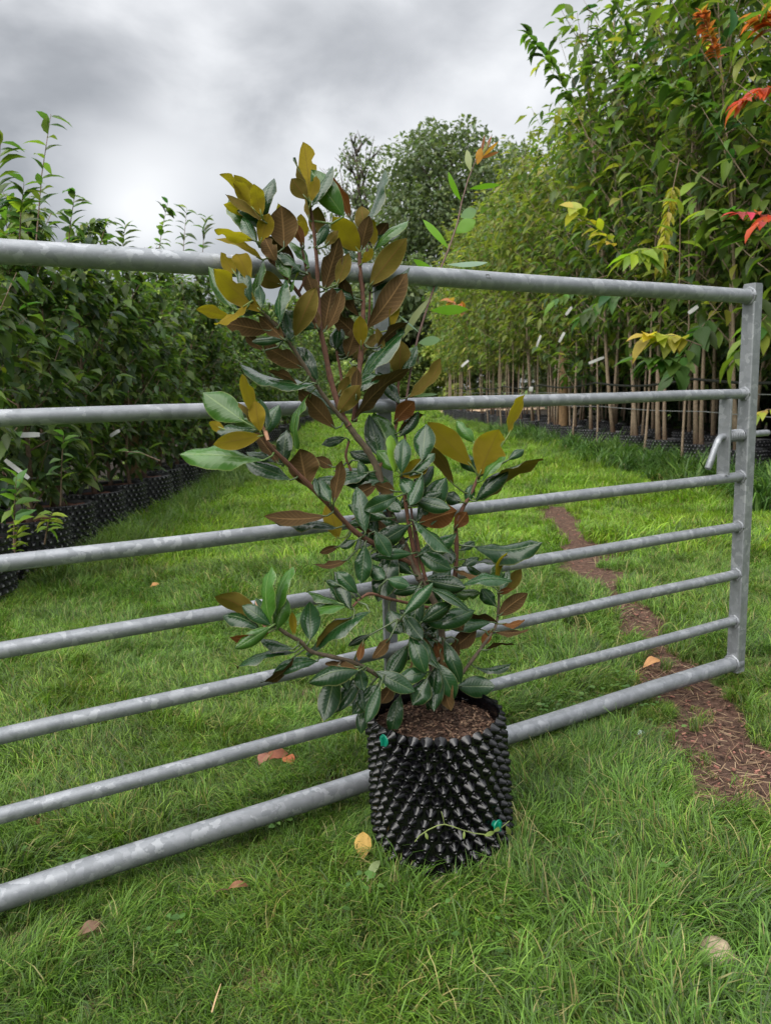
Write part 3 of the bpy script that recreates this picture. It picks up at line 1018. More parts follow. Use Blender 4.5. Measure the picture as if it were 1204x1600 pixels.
for tok in LEAVES.replace('\n', ';').split(';'):
    tok = tok.split()
    if len(tok) != 6:
        continue
    bx, by, tx_, ty, wpx = [float(v) for v in tok[:5]]
    kd = tok[5]
    li += 1
    if by < 500:                                 # the young top of the plant is more olive and gold
        kd = {'B': 'O' if li % 3 == 0 else 'B', 'O': 'Y' if li % 2 == 0 else 'O'}.get(kd, kd)
    rl = random.Random(li * 13 + 5)
    d2 = (BPpx[:, 0] - bx) ** 2 + (BPpx[:, 1] - by) ** 2
    k = int(np.argmin(d2))
    dep = BPpx[k, 2]
    sgn = MATK[kd][1]
    dep -= rl.uniform(-0.004, 0.02) + (rl.uniform(-.02, .06) if 215 < li < 258 else rl.uniform(-.045, .02) if li >= 258 else 0)
    Pb = at(bx, by, dep)
    len2 = math.hypot(tx_ - bx, ty - by) / F * dep
    # leaves on the near side lean towards the lens, others away; undersides show when the tip comes forward and up
    lean = rl.uniform(-0.35, 0.45)
    if sgn > 0:                                  # upper faces look up towards the sky
        lean = rl.uniform(0.05, 0.5) * (1 if ty > by else -1) * min(1.0, .25 + abs(ty - by) / (abs(tx_ - bx) + abs(ty - by) + 1))
    dtip = dep - lean * len2
    gd = gate_depth(tx_) - 0.035
    dtip = min(dtip, gd)
    Pt = at(tx_, ty, dtip)
    ax = Pt - Pb
    L = ax.length
    ax.normalize()
    cdir = (CAMP - (Pb + Pt) * 0.5).normalized()
    n0 = (cdir - ax * cdir.dot(ax)).normalized() * sgn
    W = wpx / F * dep * 1.05
    ratio = W / L
    full = rl.uniform(0.36, 0.46)
    tw = 0.0
    if ratio < full * 0.8:                      # a leaf seen partly edge-on
        tw = math.acos(max(0.25, ratio / full)) * rl.choice([-1, 1])
        Wt = W / max(0.25, math.cos(tw))
    else:
        tw = rl.uniform(-0.25, 0.25)
        Wt = W / math.cos(tw)
    n0a, n0b = Matrix.Rotation(tw, 3, ax) @ n0, Matrix.Rotation(-tw, 3, ax) @ n0
    n0 = (n0a if n0a.z > n0b.z else n0b) if sgn > 0 else n0a
    side = ax.cross(n0)
    if kd == 'P':
        mb = MB()
        mb.tube([Pb, Pb.lerp(Pt, .25), Pb.lerp(Pt, .6), Pt], [.0026, W * .55, W * .42, .0006], 9)
        o_ = mb.build('bud', M_BUD, mag)
        continue
    big = wpx > 30
    notch = (rl.uniform(.6, .8), rl.uniform(.08, .16), rl.choice([-1, 1])) if (kd in 'YGB' and rl.random() < .42) else None
    vs, fs, uvs = leaf_shape(L, Wt, sgn, rl.uniform(0.0, 0.16) * (-1 if rl.random() < .25 else 1), rl.uniform(0.05, 0.42), rl.uniform(0.04, 0.15), li, rl.uniform(-.2, .5), rl.uniform(-.5, .5) if not big else rl.uniform(-.25, .25), notch=notch, conv=rl.uniform(.25, .75) if kd in 'TG' else rl.uniform(.05, .45))
    # local X = side, Y = axis, Z = n0
    X, Y, Z = side, ax, n0
    Wv = [Pb + X * v[0] + Y * v[1] + Z * v[2] for v in vs]
    # petiole to the branch
    Q = Vector(BP[k])
    nv = len(Wv)
    fs = list(fs)
    if (Q - Pb).length < 0.11:
        midp = (Pb + Q) * 0.5 - ax * 0.2 * (Q - Pb).length
        pts = [Q, midp, Pb, Pb + ax * 0.012]
        pm_ = MB()
        pm_.tube(pts, [.0024, .0018, .0016, .0008], 6)
        off = len(Wv)
        Wv += [Vector(v) for v in pm_.v]
        fs += [tuple(i + off for i in f) for f in pm_.f]
        uvs += [(0.5, 0.02)] * len(pm_.v)
    me = mesh('leaf', Wv, fs, MATK[kd][0], uv=uvs)
    link('leaf', me, mag)

# hanging care label inside the foliage
P = mpt(600, 812, .105)
mb = MB()
r_ = Vector((MW[0][0], MW[1][0], MW[2][0]))
d_ = Vector((MW[0][1], MW[1][1], MW[2][1]))
f_ = Vector((MW[0][2], MW[1][2], MW[2][2]))
u_ = (r_ * 0.92 - d_ * 0.28 + f_ * .25).normalized()
w_ = f_.cross(u_).normalized()
w_ = (w_ - u_ * w_.dot(u_)).normalized()
nn_ = u_.cross(w_)
lab = empty('care_label', P, 'black plastic care label with small teal symbol hanging among the magnolia leaves', 'label')
mb.box(P, u_ * 0.024, w_ * 0.036, nn_ * 0.0006, 0.003)
mb.build('card', M_BLACK, lab)
sgn_ = 1 if nn_.dot(CAMP - P) > 0 else -1
mb = MB()
q = P + nn_ * sgn_ * 0.0012
up_ = w_ if w_.z > 0 else -w_
rt_ = u_ if u_.x > 0 else -u_
mb.add([q + up_ * .031 + rt_ * .006, q + up_ * .014 - rt_ * .006, q + up_ * .014 + rt_ * .018], [(0, 1, 2)])
mb.build('symbol', mat_plain('teal_print', (0.10, 0.30, 0.34), 0.5), lab)
for k_, (a0, a1, yy) in enumerate([(-.018, .012, .002), (-.018, .016, -.004), (-.018, .004, -.010)]):
    mb = MB()
    mb.box(q + up_ * yy + rt_ * (a0 + a1) / 2, rt_ * (a1 - a0) / 2, up_ * .0009, nn_ * .0002)
    mb.build('print_line', M_WHITE, lab)
mb = MB()
mb.tube([P + up_ * .036, P + up_ * .05 + rt_ * .004, P + up_ * .058 + rt_ * .018], .0009, 5)
mb.build('tie', M_BLACK, lab)

# --- bindweed trailing over the pot
vine = empty('bindweed', ray_pot(690, 1290, POT_R + .02), 'thin pale green bindweed stem trailing across the black pot', 'weed')
VP = [(648, 1315), (655, 1306), (668, 1297), (683, 1290), (694, 1288), (706, 1291), (722, 1297), (740, 1302), (758, 1304), (772, 1300), (784, 1292), (795, 1283)]
P = [ray_pot(x, y, POT_R + .0195) for x, y in VP]
mb = MB()
mb.tube(P, .0010, 5)
mb.tube([P[4], ray_pot(692, 1278, POT_R + .02), ray_pot(689, 1268, POT_R + .019)], .0007, 5)
mb.tube([ray_pot(777, 1303, POT_R + .02), ray_pot(786, 1325, POT_R + .022), ray_pot(790, 1345, POT_R + .022)], .0010, 5)
M_VINE = mat_plain('vine_stem', (0.16, 0.20, 0.06), 0.6)
mb.build('stem', M_VINE, vine)
for (x, y, x2, y2, w) in ((664, 1300, 668, 1312, 5), (725, 1298, 724, 1311, 4), (772, 1300, 756, 1306, 7), (790, 1290, 797, 1304, 8), (783, 1293, 770, 1299, 6)):
    a0, a1 = ray_pot(x, y, POT_R + .02), ray_pot(x2, y2, POT_R + .024)
    ax = (a1 - a0)
    L = ax.length
    ax.normalize()
    n0 = (CAMP - a0).normalized()
    n0 = (n0 - ax * n0.dot(ax)).normalized()
    sd_ = ax.cross(n0)
    vs, fs, uvs = leaf_shape(L, w / F * 1.36, 1, .1, .2, .06, x, nl=6, nw=4)
    vs = [a0 + sd_ * v[0] + ax * v[1] + n0 * v[2] for v in vs]
    c = np.tile(np.array([(.20, .26, .07)]), (len(vs), 1))
    link('leaf', mesh('leaf', vs, fs, M_FOL, col=c), vine)

# --- wild sapling shoot beside the magnolia
sap = empty('willow_shoot', mpt(640, 1085, .13), 'thin reddish whip with small bright green leaves rising beside the magnolia', 'shoot')
SP = [(676, 1100, .15), (668, 1000, .13), (655, 900, .11), (640, 780, .10), (632, 680, .10), (632, 640, .10), (641, 580, .10), (653, 525, .10), (668, 478, .10), (684, 430, .10), (701, 388, .10), (714, 350, .10), (721, 315, .10), (731, 280, .10), (739, 260, .10), (747, 240, .10)]
P = [mpt(*p) for p in SP]
mb = MB()
mb.tube(P, [.0030, .003, .0028, .0027, .0026, .0025, .0024, .0023, .0022, .0021, .0019, .0017, .0016, .0014, .0012, .001], 7)
mb.build('stem', mat_plain('shoot_bark', (0.10, 0.055, 0.045), 0.7, 0, 0.3, 80), sap)
BG, BTE, ORG, RED, PAL = (.13, .28, .022), (.20, .29, .23), (.42, .20, .04), (.24, .09, .045), (.24, .27, .13)
for (x, y, x2, y2, w, c) in ((735, 268, 729, 234, 10, PAL), (745, 257, 751, 231, 11, ORG), (750, 246, 757, 210, 4, RED), (751, 245, 768, 212, 5, RED), (752, 247, 778, 221, 5, ORG), (750, 248, 779, 237, 5, RED), (750, 244, 762, 222, 4, PAL),
                             (720, 314, 700, 268, 9, BG), (733, 295, 781, 289, 8, BG), (719, 339, 744, 328, 17, BTE), (711, 364, 743, 344, 20, BG), (700, 388, 660, 343, 11, BG), (698, 413, 762, 410, 8, BTE), (684, 432, 645, 405, 11, BG),
                             (681, 456, 671, 436, 20, BTE), (673, 485, 731, 483, 14, BG), (673, 464, 629, 529, 11, PAL), (653, 536, 688, 530, 14, BTE), (650, 544, 636, 552, 9, BTE), (655, 520, 622, 492, 3, BTE), (637, 618, 684, 616, 5, BTE)):
    d0 = gate_depth(x) - .10
    a0 = at(x, y, d0)
    l2 = math.hypot(x2 - x, y2 - y) / F * d0
    a1 = at(x2, y2, d0 + rnd.uniform(-.4, .3) * l2)
    ax = (a1 - a0)
    L = ax.length
    ax.normalize()
    n0 = (CAMP - a0).normalized()
    n0 = (n0 - ax * n0.dot(ax)).normalized()
    n0 = Matrix.Rotation(rnd.uniform(-.5, .5), 3, ax) @ n0
    sd_ = ax.cross(n0)
    vs, fs, uvs = leaf_shape(L, w / F * d0 * 1.1, 1, rnd.uniform(-.06, .1), .2, .05, int(x + y), nl=10, nw=4)
    vs = [a0 + sd_ * v[0] + ax * v[1] + n0 * v[2] for v in vs]
    cc = np.tile(np.array([c]), (len(vs), 1))
    link('leaf', mesh('leaf', vs, fs, M_FOL, col=cc), sap)

# ------------------------------------------------------------------ nursery trees
TMP_LO = (np.array([(0, 0, 0), (-.5, .42, .10), (0, .45, -.02), (.5, .42, .10), (0, 1, -.16)]), [(0, 2, 1), (0, 3, 2), (1, 2, 4), (2, 3, 4)])
TMP_HI = (np.array([(0, 0, 0), (-.36, .2, .07), (0, .2, .0), (.36, .2, .07), (-.5, .45, .10), (0, .45, -.01), (.5, .45, .10), (-.33, .73, -.01), (0, .75, -.09), (.33, .73, -.01), (0, 1.02, -.26)]),
          [(0, 2, 1), (0, 3, 2), (1, 2, 5), (1, 5, 4), (2, 3, 6), (2, 6, 5), (4, 5, 8), (4, 8, 7), (5, 6, 9), (5, 9, 8), (7, 8, 10), (8, 9, 10)])


def rot_frames(D, Nn):
    D = D / np.linalg.norm(D, axis=1, keepdims=True)
    Nn = Nn - D * (Nn * D).sum(1, keepdims=True)
    Nn = Nn / (np.linalg.norm(Nn, axis=1, keepdims=True) + 1e-9)
    X = np.cross(D, Nn)
    return X, D, Nn


def crown_mesh(name, P, D, Nn, L, Wd, C, tmpl, mat):
    tv_, tf_ = tmpl
    X, Y, Z = rot_frames(D, Nn)
    n = len(P)
    V = (P[:, None, :] + X[:, None, :] * (tv_[None, :, 0:1] * Wd[:, None, None]) + Y[:, None, :] * (tv_[None, :, 1:2] * L[:, None, None]) + Z[:, None, :] * (tv_[None, :, 2:3] * L[:, None, None] * 0.8))
    k_ = len(tv_)
    Fc = (np.array(tf_)[None] + (np.arange(n) * k_)[:, None, None]).reshape(-1, 3)
    Cc = np.repeat(C, k_, axis=0)
    return mesh(name, V.reshape(-1, 3), Fc, mat, col=Cc)


def pick_cols(rs, n, cols):
    w = np.array([c[1] for c in cols], float)
    idx = rs.choice(len(cols), n, p=w / w.sum())
    base = np.array([c[0] for c in cols])[idx]
    return base * rs.uniform(0.7, 1.35, (n, 1)) * rs.uniform(.92, 1.08, (n, 3))


def grow_tree(seed, H, z0, R, stems, nbr, per, leaf, ratio, droop, cols, trunk_r, shape='column', lean=0.1, top_shoot=0.0, whip=1.0, low_twigs=0):
    """local space, base at origin. returns trunk MB, branch MB, leaf arrays"""
    rs = np.random.RandomState(seed)
    tm, bm = MB(), MB()
    Pl, Dl, Nl, Ll = [], [], [], []
    for s in range(stems):
        an = rs.uniform(0, 6.28)
        sp_ = 0.0 if stems == 1 else rs.uniform(.03, .09)
        x0, y0 = sp_ * math.cos(an), sp_ * math.sin(an)
        h = H * (1 if s == 0 else rs.uniform(.75, .95))
        lx, ly = rs.uniform(-lean, lean), rs.uniform(-lean, lean)
        pts, rad = [], []
        nseg_ = 12
        for i in range(nseg_ + 1):
            u = i / nseg_
            pts.append(Vector((x0 + lx * u * h * .5 + .02 * math.sin(u * 9 + seed + s), y0 + ly * u * h * .5 + .02 * math.cos(u * 8 + seed * 2), h * u)))
            rad.append(trunk_r * (1 - .86 * u) * (1.25 if i == 0 else 1) * (1 if s == 0 else .8))
        tm.tube(pts, rad, 7)

        def stem_at(u):
            f = u * nseg_
            i = min(int(f), nseg_ - 1)
            return pts[i].lerp(pts[i + 1], f - i)
        nb = nbr if s == 0 else int(nbr * .6)
        for b_i in range(nb):
            u = (z0 / h) + (1 - z0 / h) * ((b_i + rs.uniform(0, .9)) / nb) ** .9
            u = min(u, .985)
            o_ = stem_at(u)
            v_ = (u - z0 / h) / (1 - z0 / h)
            if shape == 'column':
                rr_ = R * (0.75 + .25 * math.sin(math.pi * min(v_ * 1.1, 1))) * (1 - .72 * v_ ** 2.6)
            else:
                rr_ = R * (math.sin(math.pi * (0.12 + .80 * v_)) ** .7)
            rr_ *= rs.uniform(.6, 1.15)
            a_ = b_i * 2.4 + rs.uniform(-.6, .6)
            el = rs.uniform(.35, 1.0) if whip > .5 else rs.uniform(.1, .7)
            d_ = Vector((math.cos(a_) * math.cos(el), math.sin(a_) * math.cos(el), math.sin(el)))
            bl = rr_ / max(.35, math.cos(el)) * .95
            bp = []
            for i in range(5):
                q_ = i / 4
                bp.append(o_ + d_ * bl * q_ + Vector((0, 0, 1)) * bl * (.18 if whip > .5 else -.10) * q_ * q_)
            bm.tube(bp, [max(.0018, trunk_r * .32 * (1 - .2 * v_) * (1 - .8 * i / 4)) for i in range(5)], 4, cap=False)
            npl = max(4, int(per * (.5 + .5 * rr_ / R)))
            for i in range(npl):
                q_ = .12 + .9 * (i + rs.uniform(0, 1)) / npl
                q_ = min(q_, 1.02)
                pp = o_ + d_ * bl * q_ + Vector((0, 0, 1)) * bl * (.18 if whip > .5 else -.10) * q_ * q_
                sa = rs.uniform(0, 6.28)
                jit = Vector((math.cos(sa), math.sin(sa), rs.uniform(-.5, .5))) * rs.uniform(0, .09) * (R / .45)
                pp = pp + jit
                side_ = Vector((d_.y, -d_.x, 0)) * (1 if i % 2 else -1)
                dl = d_ * rs.uniform(.2, .9) + side_ * rs.uniform(.2, 1.0) + Vector((rs.uniform(-.4, .4), rs.uniform(-.4, .4), -droop + rs.uniform(-.4, .4)))
                Pl.append(tuple(pp))
                Dl.append(tuple(dl))
                Nl.append((rs.uniform(-.45, .45), rs.uniform(-.45, .45), 1))
                Ll.append(leaf * rs.uniform(.55, 1.15))
        # leafy leader
        for i in range(14):
            u = 1 - .16 * rs.uniform(0, 1)
            a_ = i * 2.4
            Pl.append(tuple(stem_at(min(u, .999))))
            Dl.append((math.cos(a_), math.sin(a_), rs.uniform(-.2, .9)))
            Nl.append((rs.uniform(-.3, .3), rs.uniform(-.3, .3), 1))
            Ll.append(leaf * rs.uniform(.4, .9))
    P_, D_, N_, L_ = map(np.array, (Pl, Dl, Nl, Ll))
    C_ = pick_cols(rs, len(P_), cols)
    return tm, bm, P_, D_, N_, L_, L_ * ratio * rs.uniform(.8, 1.15, len(L_)), C_


LEAF_LIB = {}


def leaf_lib(colr, mat):
    key = (tuple(np.round(np.array(colr) * 40) / 40 * 1.0), mat.name)
    key = (tuple(int(round(c * 36)) for c in colr), mat.name)
    if key not in LEAF_LIB:
        c = np.array([max(.2, k_ * 1.0) / 36 for k_ in key[0]])
        tv_, tf_ = TMP_HI
        vv = tv_.copy()
        vv[:, 2] *= .8
        LEAF_LIB[key] = mesh('leaf', vv, np.array(tf_), mat, col=np.tile(c, (len(tv_), 1)))
    return LEAF_LIB[key]


def spread_bias(root_xy):
    return


def place_tree(name, cat, label, group, loc, rz, data, bark, mat=None, hi=False, n_parts=0, extra=None):
    mat = mat or M_FOL
    root = empty(name, loc, label, cat, group)
    root.rotation_euler = (0, 0, rz)
    tm, bm, P_, D_, N_, L_, W_, C_ = data
    if isinstance(tm, MB):
        tme = mesh('trunk', tm.v, tm.f, bark)
        bme = mesh('branches', bm.v, bm.f, bark)
    else:
        tme, bme = tm, bm
    for nm, me in (('trunk', tme), ('branches', bme)):
        o_ = bpy.data.objects.new(nm, me)
        COL.objects.link(o_)
        o_.parent = root
        if nm == 'branches':
            o_['kind'] = 'stuff'
    sel = np.zeros(len(P_), bool)
    if n_parts:
        cz, sz = math.cos(rz), math.sin(rz)
        wx = loc[0] + P_[:, 0] * cz - P_[:, 1] * sz
        wy = loc[1] + P_[:, 0] * sz + P_[:, 1] * cz
        wz = loc[2] + P_[:, 2]
        rel = np.stack([wx, wy, wz - HC], 1)
        cc = rel @ MW
        u_ = 602 + F * cc[:, 0] / cc[:, 2]
        v_ = 800 + F * cc[:, 1] / cc[:, 2]
        ok = (u_ > -10) & (u_ < 1214) & (v_ > -10) & (v_ < 1100)
        dist = cc[:, 2] - L_ * 2.0 + np.where(ok, 0, 100)
        sel[np.argsort(dist)[:n_parts]] = True
        sel &= ok
        X, Y, Z = rot_frames(D_, N_)
        for i in np.nonzero(sel)[0]:
            o_ = bpy.data.objects.new('leaf', leaf_lib(C_[i], mat))
            COL.objects.link(o_)
            o_.parent = root
            m_ = Matrix(((X[i][0] * W_[i], Y[i][0] * L_[i], Z[i][0] * L_[i], P_[i][0]), (X[i][1] * W_[i], Y[i][1] * L_[i], Z[i][1] * L_[i], P_[i][1]), (X[i][2] * W_[i], Y[i][2] * L_[i], Z[i][2] * L_[i], P_[i][2]), (0, 0, 0, 1)))
            o_.matrix_basis = m_
    ns = ~sel
    cm = crown_mesh('crown', P_[ns], D_[ns], N_[ns], L_[ns], W_[ns], C_[ns], TMP_HI if hi else TMP_LO, mat)
    o_ = bpy.data.objects.new('crown', cm)
    COL.objects.link(o_)
    o_.parent = root
    o_['kind'] = 'stuff'
    return root


def copy_thing(src, loc, rz, label, scale=(1, 1, 1)):
    r = src.copy()
    COL.objects.link(r)
    r.location = loc
    r.rotation_euler = (0, 0, rz)
    r.scale = scale
    r['label'] = label
    for ch in [c for c in src.children]:
        d = ch.copy()
        COL.objects.link(d)
        d.parent = r
    return r


# nursery pot, shared by every tree of the rows
def nursery_pot(loc, rz, label, group, R=.185, H=.30):
    root = empty('plant_pot', loc, label, 'pot', group)
    root.rotation_euler = (0, 0, rz)
    mb = MB()
    ns = 28
    pr = [(0.0, R), (H * .5, R * .99), (H * .97, R * .985), (H, R * .98), (H * .98, R * .95), (H * .86, R * .94)]
    vs = [(r * math.cos(2 * math.pi * k_ / ns), r * math.sin(2 * math.pi * k_ / ns), z) for z, r in pr for k_ in range(ns)]
    fs = [(i * ns + k_, i * ns + (k_ + 1) % ns, (i + 1) * ns + (k_ + 1) % ns, (i + 1) * ns + k_) for i in range(len(pr) - 1) for k_ in range(ns)]
    mb.add(vs, fs)
    st = MB()
    for r in range(9):
        for c in range(30):
            an = 2 * math.pi * (c + .5 * (r % 2)) / 30
            z = .025 + r * (H - .04) / 8
            n_ = Vector((math.cos(an), math.sin(an), 0))
            t_2 = Vector((-n_.y, n_.x, 0))
            B = n_ * R * .985 + Vector((0, 0, z))
            a = .0125
            q0 = [B + t_2 * a + Zv * a, B - t_2 * a + Zv * a, B - t_2 * a - Zv * a, B + t_2 * a - Zv * a]
            q1 = [B + n_ * .016 + (t_2 * sx + Zv * sz) * .005 for sx, sz in ((1, 1), (-1, 1), (-1, -1), (1, -1))]
            st.add(q0 + q1, [(0, 1, 5, 4), (1, 2, 6, 5), (2, 3, 7, 6), (3, 0, 4, 7), (4, 5, 6, 7)])
    sl_ = MB()
    vs = [(0, 0, H * .9)]
    for i in (1, 2, 3):
        for k_ in range(20):
            an = 2 * math.pi * k_ / 20
            vs.append((R * .95 * i / 3 * math.cos(an), R * .95 * i / 3 * math.sin(an), H * .89 + rnd.uniform(-.006, .012)))
    fs = [(0, 1 + k_, 1 + (k_ + 1) % 20) for k_ in range(20)]
    for i in range(2):
        fs += [(1 + i * 20 + k_, 1 + i * 20 + (k_ + 1) % 20, 1 + (i + 1) * 20 + (k_ + 1) % 20, 1 + (i + 1) * 20 + k_) for k_ in range(20)]
    sl_.add(vs, fs)
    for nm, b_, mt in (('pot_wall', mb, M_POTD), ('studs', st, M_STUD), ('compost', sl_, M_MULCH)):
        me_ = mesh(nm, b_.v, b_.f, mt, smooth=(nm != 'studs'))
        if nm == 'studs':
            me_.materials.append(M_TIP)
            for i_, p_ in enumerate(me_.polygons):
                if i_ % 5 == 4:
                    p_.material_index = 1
        o_ = bpy.data.objects.new(nm, me_)
        COL.objects.link(o_)
        o_.parent = root
        if nm == 'studs':
            o_['kind'] = 'stuff'
    return root


ORD = ['first', 'second', 'third', 'fourth', 'fifth', 'sixth', 'seventh', 'eighth', 'ninth', 'tenth', 'eleventh', 'twelfth', 'thirteenth', 'fourteenth', 'fifteenth', 'sixteenth', 'seventeenth', 'eighteenth', 'nineteenth', 'twentieth',
       'twenty-first', 'twenty-second', 'twenty-third', 'twenty-fourth', 'twenty-fifth', 'twenty-sixth', 'twenty-seventh', 'twenty-eighth', 'twenty-ninth', 'thirtieth', 'thirty-first', 'thirty-second', 'thirty-third', 'thirty-fourth', 'thirty-fifth', 'thirty-sixth', 'thirty-seventh', 'thirty-eighth', 'thirty-ninth', 'fortieth', 'forty-first', 'forty-second', 'forty-third']

LEFTC = [((.070, .115, .030), 6), ((.050, .092, .028), 5), ((.105, .155, .034), 3), ((.16, .215, .034), .9), ((.038, .066, .026), 3)]
pot0 = None


def put_pot(loc, label, group):
    global pot0
    rz = rnd.uniform(0, 6.28)
    if pot0 is None:
        pot0 = nursery_pot(loc, rz, label, group)
        return pot0
    r = copy_thing(pot0, loc, rz, label)
    r['group'] = group
    return r


# --- left block
lt = {}
LV = [grow_tree(100 + i, (1.45, 1.82, 1.6, 1.95)[i], .02, .33, (2, 1, 2, 1)[i], 40, 22, .105, .46, .55, LEFTC, .016, 'column', .06) for i in range(4)]
n_l = 0
for row in range(3):
    y = (3.36, 3.30, 3.5)[row]
    k_ = 0
    while y < (27, 20, 13)[row]:
        x = bed_edge_l(y) - .14 - row * .62 + rnd.uniform(-.04, .04)
        nmrow = ('front row of the left bed', 'second row of the left bed', 'third row of the left bed')[row]
        lab = f'leafy green tree, {ORD[k_]} from the gate in the {nmrow}'
        H_ = 2.2
        v = (k_ + row) % 4
        sc_ = rnd.uniform(.86, 1.12) * (1 + .015 * (y - 3))
        if row == 0 and k_ < 6:
            data = grow_tree(300 + k_, (1.62, 1.48, 1.78, 1.55, 1.85, 1.6)[k_], .04, .33, (2, 1, 2, 1, 2, 1)[k_], 40, 22, .115, .46, .6, LEFTC, .016, 'column', .05)
            place_tree('nursery_tree', 'tree', lab, 'leafy trees in the left hand bed', (x, y, 0.0 + .25), rnd.uniform(0, 6), (data[0], data[1], *data[2:]), M_BARK, M_FOL, True, 130)
        elif v not in lt:
            lt[v] = place_tree('nursery_tree', 'tree', lab, 'leafy trees in the left hand bed', (x, y, .25), rnd.uniform(0, 6), LV[v], M_BARK, M_FOL, True)
        else:
            copy_thing(lt[v], (x, y, .25), rnd.uniform(0, 6), lab, (sc_, sc_, sc_))
        if row == 0 or y < 5:
            put_pot((x, y, 0), f'black studded pot, {ORD[k_]} from the gate in the {nmrow}', 'studded pots in the left hand bed')
        k_ += 1
        y += rnd.uniform(.46, .56) if (y < 12 and row == 0) else rnd.uniform(.60, .74) if y < 12 else rnd.uniform(.95, 1.2)

# --- right hand block
RIGHTC = [((.105, .162, .030), 5), ((.074, .126, .028), 4), ((.152, .205, .034), 2.5), ((.24, .235, .045), .9), ((.042, .078, .026), 3)]
RIGHTY = [((.155, .187, .036), 5), ((.098, .143, .032), 4), ((.165, .19, .05), 3), ((.22, .21, .055), 1)]
RIGHTM = [((.09, .145, .035), 5), ((.062, .11, .032), 4), ((.135, .17, .045), 3), ((.28, .25, .055), .8)]
rt = {}
for row in range(4):
    y = (5.0, 5.4, 6.2, 7.0)[row]
    k_ = 0
    while y < (27, 22, 19, 16)[row]:
        x = (bed_edge_r(y) if y < 22 else bed_edge_r(22)) + .22 + row * .75 + rnd.uniform(-.06, .06)
        nmrow = ('front row of the right bed', 'second row of the right bed', 'third row of the right bed', 'fourth row of the right bed')[row]
        near = y < 11.5
        kind = 'broad leaved' if near else 'yellow green'
        lab = f'{kind} tree, {ORD[k_]} from the gate in the {nmrow}'
        if row == 0 and y < 10.2:
            H_ = 4.6 + rnd.uniform(-.3, .3)
            data = grow_tree(500 + k_, H_, .95, .80, 2, 40, 16, .20, .42, .6, RIGHTC, .027, 'round', .18, whip=1)
            place_tree('nursery_tree', 'tree', lab, 'tall trees in the right hand bed', (x, y, .25), rnd.uniform(0, 6), data, M_BARKG, M_FOL, True, 130)
        else:
            v = ((k_ + row) % 3) + (0 if near else 3)
            sc_ = rnd.uniform(.92, 1.06)
            if v not in rt:
                if v < 3:
                    data = grow_tree(600 + v, 4.25, .55, .80, 1, 54, 22, .18, .44, .55, RIGHTC, .024, 'round', .14)
                else:
                    data = grow_tree(600 + v, (4.7, 4.3, 4.6)[v - 3], 1.0, .72, 2, 42, 20, (.20, .18, .21)[v - 3], (.40, .44, .36)[v - 3], .6, (RIGHTY, RIGHTM, RIGHTY)[v - 3], .017, 'round', .12)
                rt[v] = place_tree('nursery_tree', 'tree', lab, 'tall trees in the right hand bed', (x, y, .25), rnd.uniform(0, 6), data, M_BARKG, M_FOL, v < 3)
            else:
                hz = sc_ * (1.0, 1.0, .82, .74)[row]
                copy_thing(rt[v], (x, y, .25), rnd.uniform(0, 6), lab, (sc_, sc_, hz))
        if row < 2:
            put_pot((x, y, 0), f'black studded pot, {ORD[k_]} from the gate in the {nmrow}', 'studded pots in the right hand bed')
        k_ += 1
        y += (rnd.uniform(.72, .9) if y < 14 else rnd.uniform(.9, 1.15))
# extra slim whips between the right hand pots
wh = None
for k_ in range(13):
    y = 7.4 + k_ * .9 + rnd.uniform(-.1, .1)
    x = bed_edge_r(min(y, 22)) + .05 + rnd.uniform(-.05, .28)
    lab = f'slim bare stemmed whip, {ORD[k_]} from the gate along the right bed edge'
    if wh is None:
        data = grow_tree(777, 3.6, 1.3, .42, 1, 26, 20, .12, .34, .6, RIGHTY, .014, 'round', .10)
        wh = place_tree('tree_whip', 'sapling', lab, 'slim whips along the right hand bed', (x, y, 0), 0, data, M_BARKG, M_FOL)
    else:
        s_ = rnd.uniform(.85, 1.15)
        copy_thing(wh, (x, y, 0), rnd.uniform(0, 6), lab, (s_, s_, s_))

